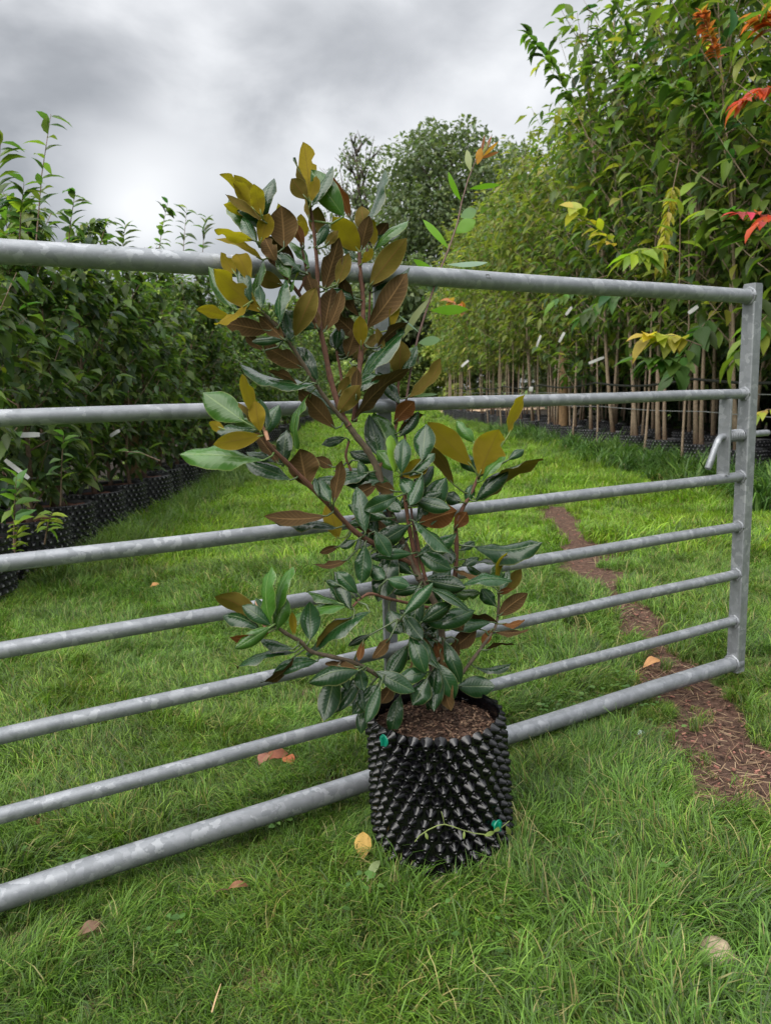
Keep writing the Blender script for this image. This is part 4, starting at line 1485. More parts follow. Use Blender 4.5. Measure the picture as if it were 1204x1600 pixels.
# ------------------------------------------------------------------ sprays of autumn colour and single shoots on the right
def spray(name, label, base, tip, n, leafL, ratio, cols, seed, droop=.3, group=None, tw_r=.004, spread=1.0, bark=None):
    rs = np.random.RandomState(seed)
    root = empty(name, base, label, 'branch', group)
    base, tip = Vector(base), Vector(tip)
    mid = base.lerp(tip, .5) + Vector((0, 0, .08 * (tip - base).length))
    pts = [base, base.lerp(mid, .6), mid, mid.lerp(tip, .55), tip]
    mb = MB()
    mb.tube(pts, [tw_r, tw_r * .85, tw_r * .7, tw_r * .5, tw_r * .25], 6)
    mb.build('stem', bark or M_BARK, root)
    d = (tip - base).normalized()
    sd_ = d.cross(Zv)
    if sd_.length < .2:
        sd_ = d.cross(Vector((0, 1, 0)))
    sd_.normalize()
    cc = pick_cols(rs, n, cols)
    for i in range(n):
        u = .25 + .77 * (i + rs.uniform(0, .8)) / n
        f = min(u, .999) * 4
        j = int(f)
        p = pts[j].lerp(pts[j + 1], f - j)
        dd = (d * rs.uniform(.3, 1) + sd_ * (1 if i % 2 else -1) * rs.uniform(.3, 1.0) * spread + Vector((rs.uniform(-.3, .3), rs.uniform(-.3, .3), -droop + rs.uniform(-.35, .35)))).normalized()
        nn2 = Vector((rs.uniform(-.4, .4), rs.uniform(-.6, .1), 1))
        nn2 = (nn2 - dd * nn2.dot(dd)).normalized()
        xx = dd.cross(nn2)
        L = leafL * rs.uniform(.7, 1.15)
        W = L * ratio
        o_ = bpy.data.objects.new('leaf', leaf_lib(cc[i], M_FOL))
        COL.objects.link(o_)
        o_.parent = root
        m_ = Matrix(((xx.x * W, dd.x * L, nn2.x * L, p.x), (xx.y * W, dd.y * L, nn2.y * L, p.y), (xx.z * W, dd.z * L, nn2.z * L, p.z), (0, 0, 0, 1)))
        o_.matrix_parent_inverse = Matrix.Translation(root.location).inverted()
        o_.matrix_basis = m_
    return root


REDC = [((.45, .06, .03), 3), ((.50, .10, .035), 2), ((.40, .05, .06), 2)]
ORC = [((.40, .14, .05), 3), ((.42, .09, .04), 2), ((.34, .20, .06), 2)]
YEC = [((.36, .31, .04), 3), ((.26, .28, .035), 3), ((.42, .32, .07), 1)]
YGC = [((.20, .26, .03), 3), ((.14, .22, .03), 3)]
PKC = [((.42, .05, .08), 3), ((.40, .08, .06), 1)]
GRC = [((.060, .115, .022), 3), ((.09, .16, .026), 1)]
SPR = [
    ('spray of scarlet orange leaves high beside the right edge', (1225, 135), (1155, 160), 5.0, 16, .15, .42, REDC, 1),
    ('bright orange leaves at the upper corner above the gate stile', (1225, 60), (1185, 25), 5.0, 22, .17, .42, ORC, 2),
    ('faded orange pink sprays among green leaves at the top', (1130, 130), (1095, 20), 5.6, 70, .08, .42, ORC, 3),
    ('pink leaf cluster just above the end of the gate', (1210, 345), (1148, 332), 5.2, 8, .13, .45, PKC, 4),
    ('red and orange leaves low at the right edge above the gate', (1225, 335), (1180, 352), 5.0, 9, .13, .48, REDC, 5),
    ('arching twig with pale yellow leaves over the top rail', (985, 420), (895, 325), 6.6, 18, .19, .5, YEC, 6),
    ('drooping yellow green leaves in front of the stems by the gate stile', (1040, 390), (985, 400), 6.2, 20, .23, .40, YGC, 7),
    ('lemon yellow leaves between the two top gate rails', (1095, 540), (1010, 525), 5.8, 20, .21, .55, YEC, 8),
    ('large soft green leaves below the lemon yellow leaves', (1080, 580), (1010, 560), 5.9, 20, .25, .55, GRC, 9),
    ('upright shoot with a few green yellow leaves near the gate stile', (1060, 470), (1062, 300), 6.0, 9, .22, .42, YGC, 10),
    ('golden speckled sprays hanging inside the right hand trees', (1060, 250), (1030, 420), 6.4, 90, .10, .42, YEC, 11),
    ('tall leafy leader reaching furthest into the sky', (925, 230), (826, 50), 7.0, 40, .17, .42, GRC, 12),
    ('leafy shoot reaching to the top edge above the leader', (1010, 140), (948, -20), 7.2, 30, .15, .40, GRC, 13),
    ('fine twiggy shoot between the leader and the right hand crowns', (980, 180), (930, 60), 8.2, 30, .10, .40, GRC, 14),
    ('small orange tinted sprig seen under the top rail', (735, 500), (705, 470), 13.0, 16, .22, .45, ORC, 15),
    ('broad green leaves hanging low between the stems near the gate stile', (1130, 470), (1050, 590), 6.4, 22, .24, .55, GRC, 41),
    ('green leafy bough just under the top rail right of the round stake', (1000, 440), (905, 500), 7.4, 24, .21, .48, GRC, 42),
    ('low green leaves behind the gate stile', (1210, 480), (1150, 560), 5.6, 18, .24, .5, RIGHTC, 43),
    ('green bough hanging over the stems left of the lemon yellow leaves', (950, 430), (870, 470), 8.2, 24, .20, .42, GRC, 44),
    ('wide green bough across the upper right', (1190, 240), (1000, 110), 6.0, 50, .21, .42, GRC, 16),
    ('dark green bough over the gate stile', (1215, 400), (1120, 330), 5.4, 30, .24, .48, RIGHTC, 17),
    ('yellow leaf sprig low behind the gate stile', (1215, 640), (1178, 650), 5.4, 7, .10, .5, YEC, 18),
    ('long shoot with pointed leaves high at the left edge', (55, 400), (80, 178), 3.9, 15, .11, .42, LEFTC, 19),
    ('leafy shoot with coppery tip at the left edge', (-8, 400), (2, 215), 3.2, 20, .10, .45, LEFTC, 20),
    ('leafy shoot topping the left bed beside the magnolia', (245, 420), (262, 318), 6.6, 16, .12, .42, LEFTC, 21),
    ('small leafy shoot nearest the magnolia over the top rail', (315, 420), (322, 340), 7.2, 12, .12, .42, LEFTC, 22),
    ('short shoot over the top rail left of the gap of sky', (150, 420), (168, 345), 4.6, 12, .10, .42, LEFTC, 23),
    ('forked leafy tip over the top rail beside the long pointed shoot', (105, 410), (118, 300), 4.2, 14, .11, .44, LEFTC, 31),
    ('short leafy tip between the left edge and the long shoot', (30, 400), (38, 285), 3.6, 14, .11, .44, LEFTC, 32),
    ('leafy tip over the top rail midway between the edge and the magnolia', (190, 420), (196, 350), 5.4, 12, .11, .44, LEFTC, 33),
    ('twin leafy tip just left of the smallest shoot over the top rail', (285, 430), (292, 325), 6.9, 16, .12, .42, LEFTC, 34),
    ('fresh lime green shoot at the foot of the left bed', (22, 890), (30, 812), 3.25, 16, .055, .55, YGC, 24),
    ('lime tipped shoot under the second rail in the left bed', (95, 790), (100, 680), 3.6, 12, .085, .5, [((.09, .17, .04), 3), ((.17, .24, .04), 1)], 25),
    ('pale lime sprig between the left hand pots', (70, 850), (82, 800), 3.4, 14, .07, .42, YGC, 26),
    ('upright green shoot at the left edge by the white label', (22, 860), (26, 745), 3.2, 12, .09, .5, [((.08, .16, .04), 3), ((.15, .24, .04), 1)], 27),
    ('single broad bright leaf sprig beside the wooden stake', (250, 720), (190, 705), 4.4, 2, .13, .5, [((.07, .17, .03), 1)], 28),
]
for (lab, b2, t2, dep, n, LL, ra, cols, sd2) in SPR:
    spray('leafy_branch', lab, at(*b2, dep), at(*t2, dep - .15), n, LL, ra, cols, sd2, bark=M_BARK)

# ------------------------------------------------------------------ stakes, wires, labels
def stake(x, y, h, r, square, label):
    mb = MB()
    if square:
        mb.box((x, y, h / 2), (r, 0, 0), (0, r, 0), Zv * h / 2, .004)
    else:
        mb.tube([(x, y, 0), (x + .004, y, h * .5), (x + .01, y, h - .02), (x + .01, y, h)], [r * 1.05, r, r * .97, r * .9], 14)
    root = empty('wooden_stake', (x, y, 0), label, 'stake', 'wooden stakes in the beds')
    mb.build('post', M_WOOD, root)
    mb = MB()
    for zz in (h * .45, h * .75):
        mb.tube([(x + math.cos(a / 8 * 6.283) * (r * 1.25), y + math.sin(a / 8 * 6.283) * (r * 1.25), zz) for a in range(9)], .004, 5)
    mb.build('tie', M_BLACK, root)


p = on_ground(868, 694)
stake(p.x + .15, p.y + .15, 2.05, .075, False, 'round orange brown wooden stake among the right hand stems')
p = at(229, 700, 5.6)
stake(p.x - .16, p.y + .2, 1.02, .036, True, 'square brown wooden stake behind the left hand pots')
p = at(1150, 560, 9.0)

for (z, rr, off, mt, lab, nm) in ((.93, .012, .02, M_BLACK, 'black irrigation hose slung along the right hand row', 'irrigation_hose'), (.80, .004, .1, M_WIRE, 'grey support wire along the right hand row, just under the hose', 'support_wire'), (.62, .004, .12, M_WIRE, 'grey support wire along the right hand row, the lowest', 'support_wire')):
    mb = MB()
    pts = []
    for k_ in range(60):
        y = 4.6 + k_ * .3
        pts.append((bed_edge_r(min(y, 22)) + off + .01 * math.sin(k_), y, z - .22 * (1 if nm == 'irrigation_hose' else .3) * abs(math.sin(k_ * .35)) * .25))
    mb.tube(pts, rr, 6)
    o_ = mb.build(nm, mt)
    tag(o_, lab, 'hose' if mt is M_BLACK else 'wire')


def tag_label(px, py, dep, L, W, ang, label):
    L, W = L * .8, W * .75
    P = at(px, py, dep)
    u = Vector((math.cos(ang), rnd.uniform(-.2, .2), math.sin(ang))).normalized()
    n_ = Vector((rnd.uniform(-.3, .3), -1, .2)).normalized()
    n_ = (n_ - u * n_.dot(u)).normalized()
    w = n_.cross(u)
    root = empty('plant_label', P, label, 'label', 'white plant labels tied to stems')
    mb = MB()
    nseg2 = 6
    vs, fs = [], []
    for i in range(nseg2 + 1):
        v = i / nseg2 - .5
        for s in (-1, 1):
            for e in (-1, 1):
                vs.append(P + u * L * v + w * s * W * .5 * (1 if abs(v) < .4 else .75) + n_ * (e * .0008 + .06 * L * math.cos(v * 3)))
    for i in range(nseg2):
        a = i * 4
        fs += [(a, a + 4, a + 6, a + 2), (a + 1, a + 3, a + 7, a + 5), (a, a + 1, a + 5, a + 4), (a + 2, a + 6, a + 7, a + 3)]
    fs += [(0, 2, 3, 1), (nseg2 * 4, nseg2 * 4 + 1, nseg2 * 4 + 3, nseg2 * 4 + 2)]
    mb.add(vs, fs)
    mb.build('strip', M_WHITE, root, smooth=False)
    mb = MB()
    e0 = P + u * L * .5
    mb.tube([e0, e0 + u * .02 + Vector((0, .03, .01)), e0 + Vector((0, .06, 0))], .0015, 4)
    mb.build('tie', M_BLACK, root)


for a in [(877, 527, 9.6, .17, .045, 1.1, 'white plant label tilted in front of the round wooden stake'),
          (841, 533, 10.2, .2, .04, 1.25, 'white plant label hanging upright left of the round wooden stake'),
          (888, 486, 9.2, .15, .045, .9, 'white plant label just under the top rail right of the stake'),
          (726, 568, 14.5, .22, .06, .7, 'farthest white plant label, at the end of the right hand row'),
          (829, 608, 10.0, .08, .07, 1.5, 'small square white plant label just above the second rail'),
          (931, 563, 8.2, .22, .04, .35, 'white plant label lying almost level among the right hand stems'),
          (1082, 484, 6.0, .12, .04, .6, 'white plant label near the top rail beside the gate stile'),
          (38, 680, 3.45, .17, .032, 0.0, 'level cream plant label under the second rail at the left edge'),
          (27, 733, 3.3, .16, .026, -.72, 'slanting cream plant label in the left bed'),
          (180, 677, 4.6, .09, .03, .5, 'small white plant label left of the square stake')]:
    tag_label(*a)

# ------------------------------------------------------------------ far trees and shrubs
def big_tree(name, label, x, y, H, z0, R, n, leaf, cols, seed, airy=False, group=None, mat=None, lobes=16):
    rs = np.random.RandomState(seed)
    root = empty(name, (x, y, 0), label, 'tree' if H > 5 else 'shrub', group)
    tm = MB()
    tr_r = H * .018
    tm.tube([(0, 0, 0), (rs.uniform(-.1, .1), 0, H * .3), (rs.uniform(-.3, .3), 0, H * .6), (rs.uniform(-.4, .4), 0, H * .93)], [tr_r * 1.3, tr_r, tr_r * .6, tr_r * .1], 8)
    cents = []
    for i in range(lobes):
        v = (i + rs.uniform(0, 1)) / lobes
        z = z0 + (H - z0) * (v ** .85) * .96
        rr_ = R * math.sin(math.pi * (.18 + .74 * v)) ** .8
        a = i * 2.4 + rs.uniform(-.5, .5)
        q = rs.uniform(.35, .95)
        c = Vector((math.cos(a) * rr_ * q, math.sin(a) * rr_ * q, z))
        cents.append((c, rr_ * rs.uniform(.32, .55)))
        st_ = Vector((0, 0, max(.2, z - rr_ * .8)))
        tm.tube([st_, st_.lerp(c, .5) + Vector((0, 0, .1 * rr_)), c], [tr_r * .35, tr_r * .22, tr_r * .06], 5)
        if airy:
            for j in range(5):
                e = c + Vector((rs.uniform(-1, 1), rs.uniform(-1, 1), rs.uniform(0, 1.2))) * rr_ * .5
                tm.tube([st_.lerp(c, .6), e], [tr_r * .15, tr_r * .03], 4)
    o_ = bpy.data.objects.new('trunk', mesh('trunk', tm.v, tm.f, M_BARKD))
    COL.objects.link(o_)
    o_.parent = root
    P_ = np.zeros((n, 3))
    sz = np.array([c[1] for c in cents])
    idx = rs.choice(len(cents), n, p=sz ** 2 / (sz ** 2).sum())
    dirs = rs.normal(size=(n, 3))
    dirs /= np.linalg.norm(dirs, axis=1, keepdims=True)
    rad = (rs.uniform(0, 1, n) ** (.45)) * 1.05
    for i, (c, r) in enumerate(cents):
        m_ = idx == i
        P_[m_] = np.array(c) + dirs[m_] * (rad[m_] * r)[:, None] * np.array([1.15, 1.15, .8])
    D_ = dirs + rs.normal(size=(n, 3)) * .7 + np.array([0, 0, -.4])
    N_ = rs.normal(size=(n, 3)) * .5 + np.array([0, 0, 1])
    L_ = leaf * rs.uniform(.6, 1.3, n)
    C_ = pick_cols(rs, n, cols)
    cm = crown_mesh('crown', P_, D_, N_, L_, L_ * rs.uniform(.45, .75, n), C_, TMP_LO, mat or M_FOL2)
    o_ = bpy.data.objects.new('crown', cm)
    COL.objects.link(o_)
    o_.parent = root
    o_['kind'] = 'stuff'
    return root


DKH = [((.030, .050, .020), 4), ((.022, .038, .018), 3)]  # added hedge: leaf colour kept dark so gaps between stems read as shade
DK = [((.095, .130, .060), 4), ((.075, .105, .052), 3), ((.13, .165, .065), 2)]
DK2 = [((.085, .115, .05), 4), ((.065, .09, .045), 3), ((.11, .14, .055), 2)]
MDG = [((.105, .155, .04), 4), ((.075, .12, .036), 3), ((.16, .19, .05), 2)]
YLG = [((.19, .23, .045), 3), ((.14, .19, .035), 3), ((.25, .25, .06), 1)]


def px_tree(name, label, px, depth, top_py, R_px, z0, n, leaf, cols, seed, **kw):
    p = at(px, 640, depth)
    top = at(px, top_py, depth).z
    return big_tree(name, label, p.x, p.y, top, z0, R_px / F * depth, n, leaf, cols, seed, **kw)


px_tree('broadleaf_tree', 'big dark green tree standing far behind the gate', 708, 46, 200, 128, 2.0, 34000, .30, DK, 21, lobes=36)
px_tree('airy_tree', 'tall thin crowned tree with sky showing through, left of the big dark tree', 572, 52, 222, 62, 5.0, 3200, .30, DK2, 22, airy=True, lobes=30)
px_tree('broadleaf_tree', 'dark tree filling the gap under the big dark tree', 640, 38, 400, 70, .5, 8000, .36, DK, 23, lobes=22)
px_tree('broadleaf_tree', 'dark tree half hidden behind the right hand crowns', 800, 50, 235, 95, 1.0, 16000, .32, DK, 24, lobes=20)
px_tree('broadleaf_tree', 'low dark tree behind the thin crowned tree', 548, 44, 440, 62, .3, 7000, .36, DK2, 25, lobes=18)
px_tree('broadleaf_tree', 'mid green tree beyond the end of the left bed', 470, 40, 470, 55, .2, 7000, .33, MDG, 26, lobes=18)
px_tree('broadleaf_tree', 'mid green tree behind the far part of the left bed', 390, 38, 455, 60, .2, 7000, .33, MDG, 27, lobes=18)
px_tree('broadleaf_tree', 'dark tree seen through the left bed', 290, 40, 440, 70, .2, 6000, .36, DK, 28, lobes=16)
px_tree('broadleaf_tree', 'dark tree behind the left edge of the left bed', 150, 40, 440, 90, .2, 6000, .36, DK, 29, lobes=16)
px_tree('broadleaf_tree', 'dark tree behind the corner of the left bed', 10, 40, 430, 90, .2, 6000, .36, DK, 30, lobes=16)
px_tree('garden_shrub', 'yellow green shrub beyond the far end of the grass', 700, 33, 520, 34, .05, 4000, .22, YLG, 31, lobes=12)
px_tree('garden_shrub', 'rounded mid green shrub at the end of the grass ride', 655, 35, 540, 36, .05, 4000, .22, MDG, 32, lobes=12)
px_tree('garden_shrub', 'grey green shrub left of the end of the grass ride', 600, 34, 560, 36, .05, 4000, .22, MDG, 33, lobes=12)
px_tree('garden_shrub', 'mid green shrub touching the far end of the left bed', 545, 33, 560, 36, .05, 4000, .22, MDG, 34, lobes=12)
px_tree('broadleaf_tree', 'mid green tree filling behind the end of the right hand bed', 760, 36, 420, 50, .1, 7000, .30, MDG, 35, lobes=18)
px_tree('broadleaf_tree', 'dark tree behind the right hand stems', 900, 30, 380, 90, .1, 8000, .34, DK, 36, lobes=18)
px_tree('broadleaf_tree', 'dark tree behind the middle of the right hand bed', 1050, 24, 350, 110, .1, 8000, .34, DK, 37, lobes=18)
px_tree('broadleaf_tree', 'dark tree behind the right hand edge of the bed', 1200, 17, 300, 130, .05, 8000, .30, DK, 38, lobes=18)

for k_ in range(9):  # hedge added to stop side light and darken the view between the stems
    yy = 5.2 + k_ * 1.75
    big_tree('shade_hedge', f'added dark hedge shrub shading the back of the right bed, {ORD[k_]} from the gate', bed_edge_r(min(yy, 22)) + 3.55 + .1 * math.sin(k_ * 2.2), yy, 2.5 + .25 * math.sin(k_ * 1.7), .05, 1.15, 3200, .16, DKH, 60 + k_, group='shade hedge added behind the right bed', lobes=14)

# ------------------------------------------------------------------ grass: blade tufts scattered over the ground
M_GRASS, t, b, o = newmat('grass_blade')
a = N(t, 'ShaderNodeAttribute', attribute_name='col')
oi = N(t, 'ShaderNodeObjectInfo')
g = N(t, 'ShaderNodeNewGeometry')
pn = noise_tex(t, 1.6, 4, 0.6, 0.4, 'World')
pn2 = noise_tex(t, 5.0, 4, 0.65, 0.2, 'World')
hs = N(t, 'ShaderNodeHueSaturation')
t.links.new(a.outputs['Color'], hs.inputs['Color'])
t.links.new(math_node(t, 'MULTIPLY_ADD', pn2, 1.35, math_node(t, 'MULTIPLY_ADD', oi.outputs['Random'], 0.5, 0.04)), hs.inputs['Value'])
c = mixc(t, ramp(t, pn, [(0.40, (0, 0, 0)), (0.66, (.5, .5, .5))]), hs.outputs[0], mixc(t, 1.0, hs.outputs[0], (1.45, 1.15, 0.8), 'MULTIPLY'))
t.links.new(c, b.inputs['Base Color'])
b.inputs['Roughness'].default_value = 0.5
b.inputs['Specular IOR Level'].default_value = 0.35
tr = N(t, 'ShaderNodeBsdfTranslucent')
t.links.new(mixc(t, 1.0, c, (1.3, 1.5, 0.7), 'MULTIPLY'), tr.inputs[0])
mx = N(t, 'ShaderNodeMixShader', i_0=0.35)
t.links.new(b.outputs[0], mx.inputs[1])
t.links.new(tr.outputs[0], mx.inputs[2])
t.links.new(mx.outputs[0], o.inputs[0])

GREENS = [((.098, .200, .026), 5), ((.070, .148, .024), 4), ((.145, .250, .034), 3), ((.22, .21, .085), 1.4), ((.048, .085, .022), 3)]
DRY = [((.25, .20, .115), 2), ((.19, .155, .085), 2), ((.20, .20, .08), 1)]


def tuft(seed, nb, rad, hmin, hmax, wid, lay, cols, dryf, flow=None):
    rs = np.random.RandomState(seed)
    V, Fc, Cc = [], [], []
    fa = 0.0
    for i in range(nb):
        a_ = rs.uniform(0, 6.28)
        r_0 = rad * math.sqrt(rs.uniform(0, 1))
        x0, y0 = r_0 * math.cos(a_), r_0 * math.sin(a_)
        h = rs.uniform(hmin, hmax)
        dry = rs.rand() < dryf
        h *= .65 if dry else 1.0
        da = fa + rs.normal() * .6 if rs.rand() < .7 else rs.uniform(0, 6.28)
        ly = lay * rs.uniform(.3, 1.4)
        w = wid * rs.uniform(.6, 1.2)
        px_, py_ = math.cos(da), math.sin(da)
        fan = rs.uniform(-.8, .8)
        qx, qy = -math.sin(da + fan), math.cos(da + fan)
        cl_ = (DRY if dry else cols)
        wts = np.array([c[1] for c in cl_], float)
        cb = np.array(cl_[rs.choice(len(cl_), p=wts / wts.sum())][0]) * rs.uniform(.75, 1.25)
        o0 = len(V)
        nsg = 4
        for k2 in range(nsg + 1):
            u = k2 / nsg
            bend = ly * u ** 1.7
            hor = h * (math.sin(min(bend, 2.2))) * u
            z = h * u * max(.06, math.cos(min(bend, 1.50)))
            ww = w * (1 - u ** 1.8) * .5 + .00025
            V.append((x0 + px_ * hor - qx * ww, y0 + py_ * hor - qy * ww, z - .004))
            V.append((x0 + px_ * hor + qx * ww, y0 + py_ * hor + qy * ww, z - .004))
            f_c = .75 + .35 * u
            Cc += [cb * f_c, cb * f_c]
        for k2 in range(nsg):
            Fc.append((o0 + 2 * k2, o0 + 2 * k2 + 1, o0 + 2 * k2 + 3, o0 + 2 * k2 + 2))
    return mesh('tuft', V, np.array(Fc), M_GRASS, col=np.array(Cc))


def gn_scatter(name, pts, rots, scls, idx, protos, mat):
    coll = bpy.data.collections.new(name + '_kinds')
    for i, me in enumerate(protos):
        po = bpy.data.objects.new(f'{name}_tuft_{chr(97 + i)}', me)
        coll.objects.link(po)
    me = bpy.data.meshes.new(name)
    me.vertices.add(len(pts))
    me.vertices.foreach_set('co', np.asarray(pts, np.float32).ravel())
    at_ = me.attributes.new('rot', 'FLOAT_VECTOR', 'POINT')
    at_.data.foreach_set('vector', np.asarray(rots, np.float32).ravel())
    at_ = me.attributes.new('scl', 'FLOAT_VECTOR', 'POINT')
    at_.data.foreach_set('vector', np.asarray(scls, np.float32).ravel())
    at_ = me.attributes.new('kindi', 'INT', 'POINT')
    at_.data.foreach_set('value', np.asarray(idx, np.int32))
    me.update()
    ng = bpy.data.node_groups.new(name, 'GeometryNodeTree')
    ng.interface.new_socket('Geometry', in_out='INPUT', socket_type='NodeSocketGeometry')
    ng.interface.new_socket('Geometry', in_out='OUTPUT', socket_type='NodeSocketGeometry')
    gi = ng.nodes.new('NodeGroupInput')
    go = ng.nodes.new('NodeGroupOutput')
    ci = ng.nodes.new('GeometryNodeCollectionInfo')
    ci.inputs['Collection'].default_value = coll
    ci.inputs['Separate Children'].default_value = True
    ci.inputs['Reset Children'].default_value = True
    ip = ng.nodes.new('GeometryNodeInstanceOnPoints')
    ip.inputs['Pick Instance'].default_value = True

    def na(nm, typ):
        n_ = ng.nodes.new('GeometryNodeInputNamedAttribute')
        n_.data_type = typ
        n_.inputs['Name'].default_value = nm
        return n_.outputs['Attribute']
    er = ng.nodes.new('FunctionNodeEulerToRotation')
    ng.links.new(na('rot', 'FLOAT_VECTOR'), er.inputs[0])
    ng.links.new(gi.outputs[0], ip.inputs['Points'])
    ng.links.new(ci.outputs[0], ip.inputs['Instance'])
    ng.links.new(na('kindi', 'INT'), ip.inputs['Instance Index'])
    ng.links.new(er.outputs[0], ip.inputs['Rotation'])
    ng.links.new(na('scl', 'FLOAT_VECTOR'), ip.inputs['Scale'])
    ng.links.new(ip.outputs[0], go.inputs[0])
    ob = bpy.data.objects.new(name, me)
    COL.objects.link(ob)
    md = ob.modifiers.new('scatter', 'NODES')
    md.node_group = ng
    me.materials.append(mat)
    return ob


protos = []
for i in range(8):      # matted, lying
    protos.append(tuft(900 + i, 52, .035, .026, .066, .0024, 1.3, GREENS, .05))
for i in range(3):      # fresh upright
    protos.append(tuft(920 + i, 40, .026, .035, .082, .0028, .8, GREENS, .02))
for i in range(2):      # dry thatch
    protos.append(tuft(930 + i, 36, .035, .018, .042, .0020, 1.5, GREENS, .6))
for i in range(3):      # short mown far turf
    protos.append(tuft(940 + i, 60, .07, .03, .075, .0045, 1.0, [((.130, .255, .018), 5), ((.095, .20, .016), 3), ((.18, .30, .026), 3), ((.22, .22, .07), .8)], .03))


def in_view(x, y, m=.25):
    if y < .6:
        return False
    c = MW.T @ np.array([x, y, -HC])
    u = c[0] / c[2]
    return abs(u) < .51 + m / max(y, .5) * 1.2


KEEP = [(*on_ground(a_, b_, .02)[:2], r_) for a_, b_, r_ in [(567, 1335, .030), (583, 1365, .024), (432, 1190, .05), (412, 1190, .035), (1120, 1500, .05), (372, 1390, .025), (140, 1455, .03), (1012, 1230, .022), (1017, 1040, .05), (242, 918, .04)]]
PTS, ROT, SCL, IDX = [], [], [], []


DRYC = [(*on_ground(a_, b_)[:2], r_) for a_, b_, r_ in [(1055, 1390, .22), (880, 1010, .3), (1185, 1030, .3), (850, 1240, .14), (440, 1180, .14), (250, 1290, .16), (1000, 800, .7), (640, 1480, .14), (1150, 1480, .18), (330, 1560, .10), (560, 1430, .10), (860, 860, .4), (500, 1090, .2), (760, 1560, .12), (930, 1490, .12)]]


def add_grass(n, ylo, yhi, base_scale, kinds):
    cnt = 0
    while cnt < n:
        # uniform over the visible wedge
        y = math.sqrt(rnd.uniform(ylo ** 2, yhi ** 2))
        x = rnd.uniform(-.62, .62) * y + rnd.uniform(-.3, .3)
        cnt += 1
        if not in_view(x, y):
            continue
        s = soil_amount(x, y)
        if rnd.random() < min(1.0, s * 1.5) * .985:
            continue
        if (x - POT_C.x) ** 2 + (y - POT_C.y) ** 2 < .128 ** 2:
            continue
        pv = mnoise.noise(Vector((x * 2.3, y * 2.3, 20)))
        pv2 = mnoise.noise(Vector((x * .9, y * .9, 33)))
        r_ = rnd.random()
        dq = 0.0
        for (ax_, ay_, ar_) in DRYC:
            dd_ = math.hypot(x - ax_, y - ay_) / ar_
            if dd_ < 1.6:
                dq = max(dq, min(1.0, 1.6 - dd_ + .7 * pv))
        if kinds == 'near':
            pd = .13 + .45 * max(0, pv) + .4 * min(1, s * 2) + .42 * max(0, dq)
            if r_ < pd:
                i = rnd.choice([11, 12])
            elif r_ < pd + .25 + .35 * max(0, pv2):
                i = rnd.choice([8, 9, 10])
            else:
                i = rnd.randrange(8)
        else:
            i = rnd.choice([13, 14, 15, 13, 14, 15, 8, 9]) if r_ > .10 + .35 * max(0, pv2) + .4 * max(0, dq) else 12
        hs_ = base_scale * rnd.uniform(.55, 1.2) * (1 + .8 * max(-.5, pv2))
        if s > .03:
            hs_ *= .65
        gdist = abs((x - POST.x) * G_NRM.x + (y - POST.y) * G_NRM.y + .02)
        if gdist < .11 and x < 1.15:
            hs_ *= .62
        if any((x - kx) ** 2 + (y - ky) ** 2 < kr * kr for kx, ky, kr in KEEP):
            continue
        if x < bed_edge_l(y) + .25 and y > 4.2:
            hs_ *= 1.4
        PTS.append((x, y, ground_z(x, y)))
        fl = 7.0 * mnoise.noise(Vector((x * 1.5, y * 1.5, 50))) + 3.0 * mnoise.noise(Vector((x * 5, y * 5, 60)))
        ROT.append((rnd.uniform(-.2, .2), rnd.uniform(-.2, .2), fl + rnd.gauss(0, .5)))
        SCL.append((hs_, hs_, hs_ * rnd.uniform(.8, 1.2)))
        IDX.append(i)


add_grass(13000, .75, 2.0, .95, 'near')
add_grass(19000, 1.9, 4.2, 1.1, 'near')
add_grass(17000, 3.8, 9.0, 1.35, 'far')
add_grass(16000, 8.5, 20.0, 1.9, 'far')
add_grass(7000, 19.0, 36.0, 2.6, 'far')
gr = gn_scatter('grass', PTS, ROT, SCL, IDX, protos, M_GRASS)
tag(gr, 'uneven long green grass with dry blades covering the ground', 'grass', kind='stuff')

# lush strap-leaved clumps at the foot of the right hand bed and long grass by the left pots
strap = [tuft(960 + i, 26, .06, .16, .34, .016, 1.1, [((.055, .125, .030), 4), ((.08, .165, .035), 3), ((.11, .19, .045), 1)], .04) for i in range(3)]
longg = [tuft(970 + i, 55, .09, .12, .26, .005, 1.15, [((.09, .17, .030), 4), ((.07, .14, .028), 3), ((.14, .20, .05), 1.5)], .05) for i in range(3)]
P2, R2, S2, I2 = [], [], [], []
for k_ in range(430):
    y = rnd.uniform(4.4, 9.5) if rnd.random() < .75 else rnd.uniform(9, 15)
    x = bed_edge_r(y) - .14 + rnd.gauss(0, .20)
    P2.append((x, y, 0))
    R2.append((0, 0, rnd.uniform(0, 6.28)))
    s_ = rnd.uniform(.65, 1.35)
    S2.append((s_, s_, s_))
    I2.append(rnd.randrange(3))
for k_ in range(680):
    if rnd.random() < .6:
        y = rnd.uniform(3.6, 12)
        x = bed_edge_l(y) + .10 + abs(rnd.gauss(0, .12))
    else:
        y = rnd.uniform(5, 20)
        x = bed_edge_r(min(y, 22)) - .1 - abs(rnd.gauss(0, .25))
    P2.append((x, y, 0))
    R2.append((0, 0, rnd.uniform(0, 6.28)))
    s_ = rnd.uniform(.5, 1.1)
    S2.append((s_, s_, s_))
    I2.append(3 + rnd.randrange(3))
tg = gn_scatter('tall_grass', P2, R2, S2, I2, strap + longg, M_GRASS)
tag(tg, 'taller strap leaved grass and weeds along both bed edges', 'grass', kind='stuff')

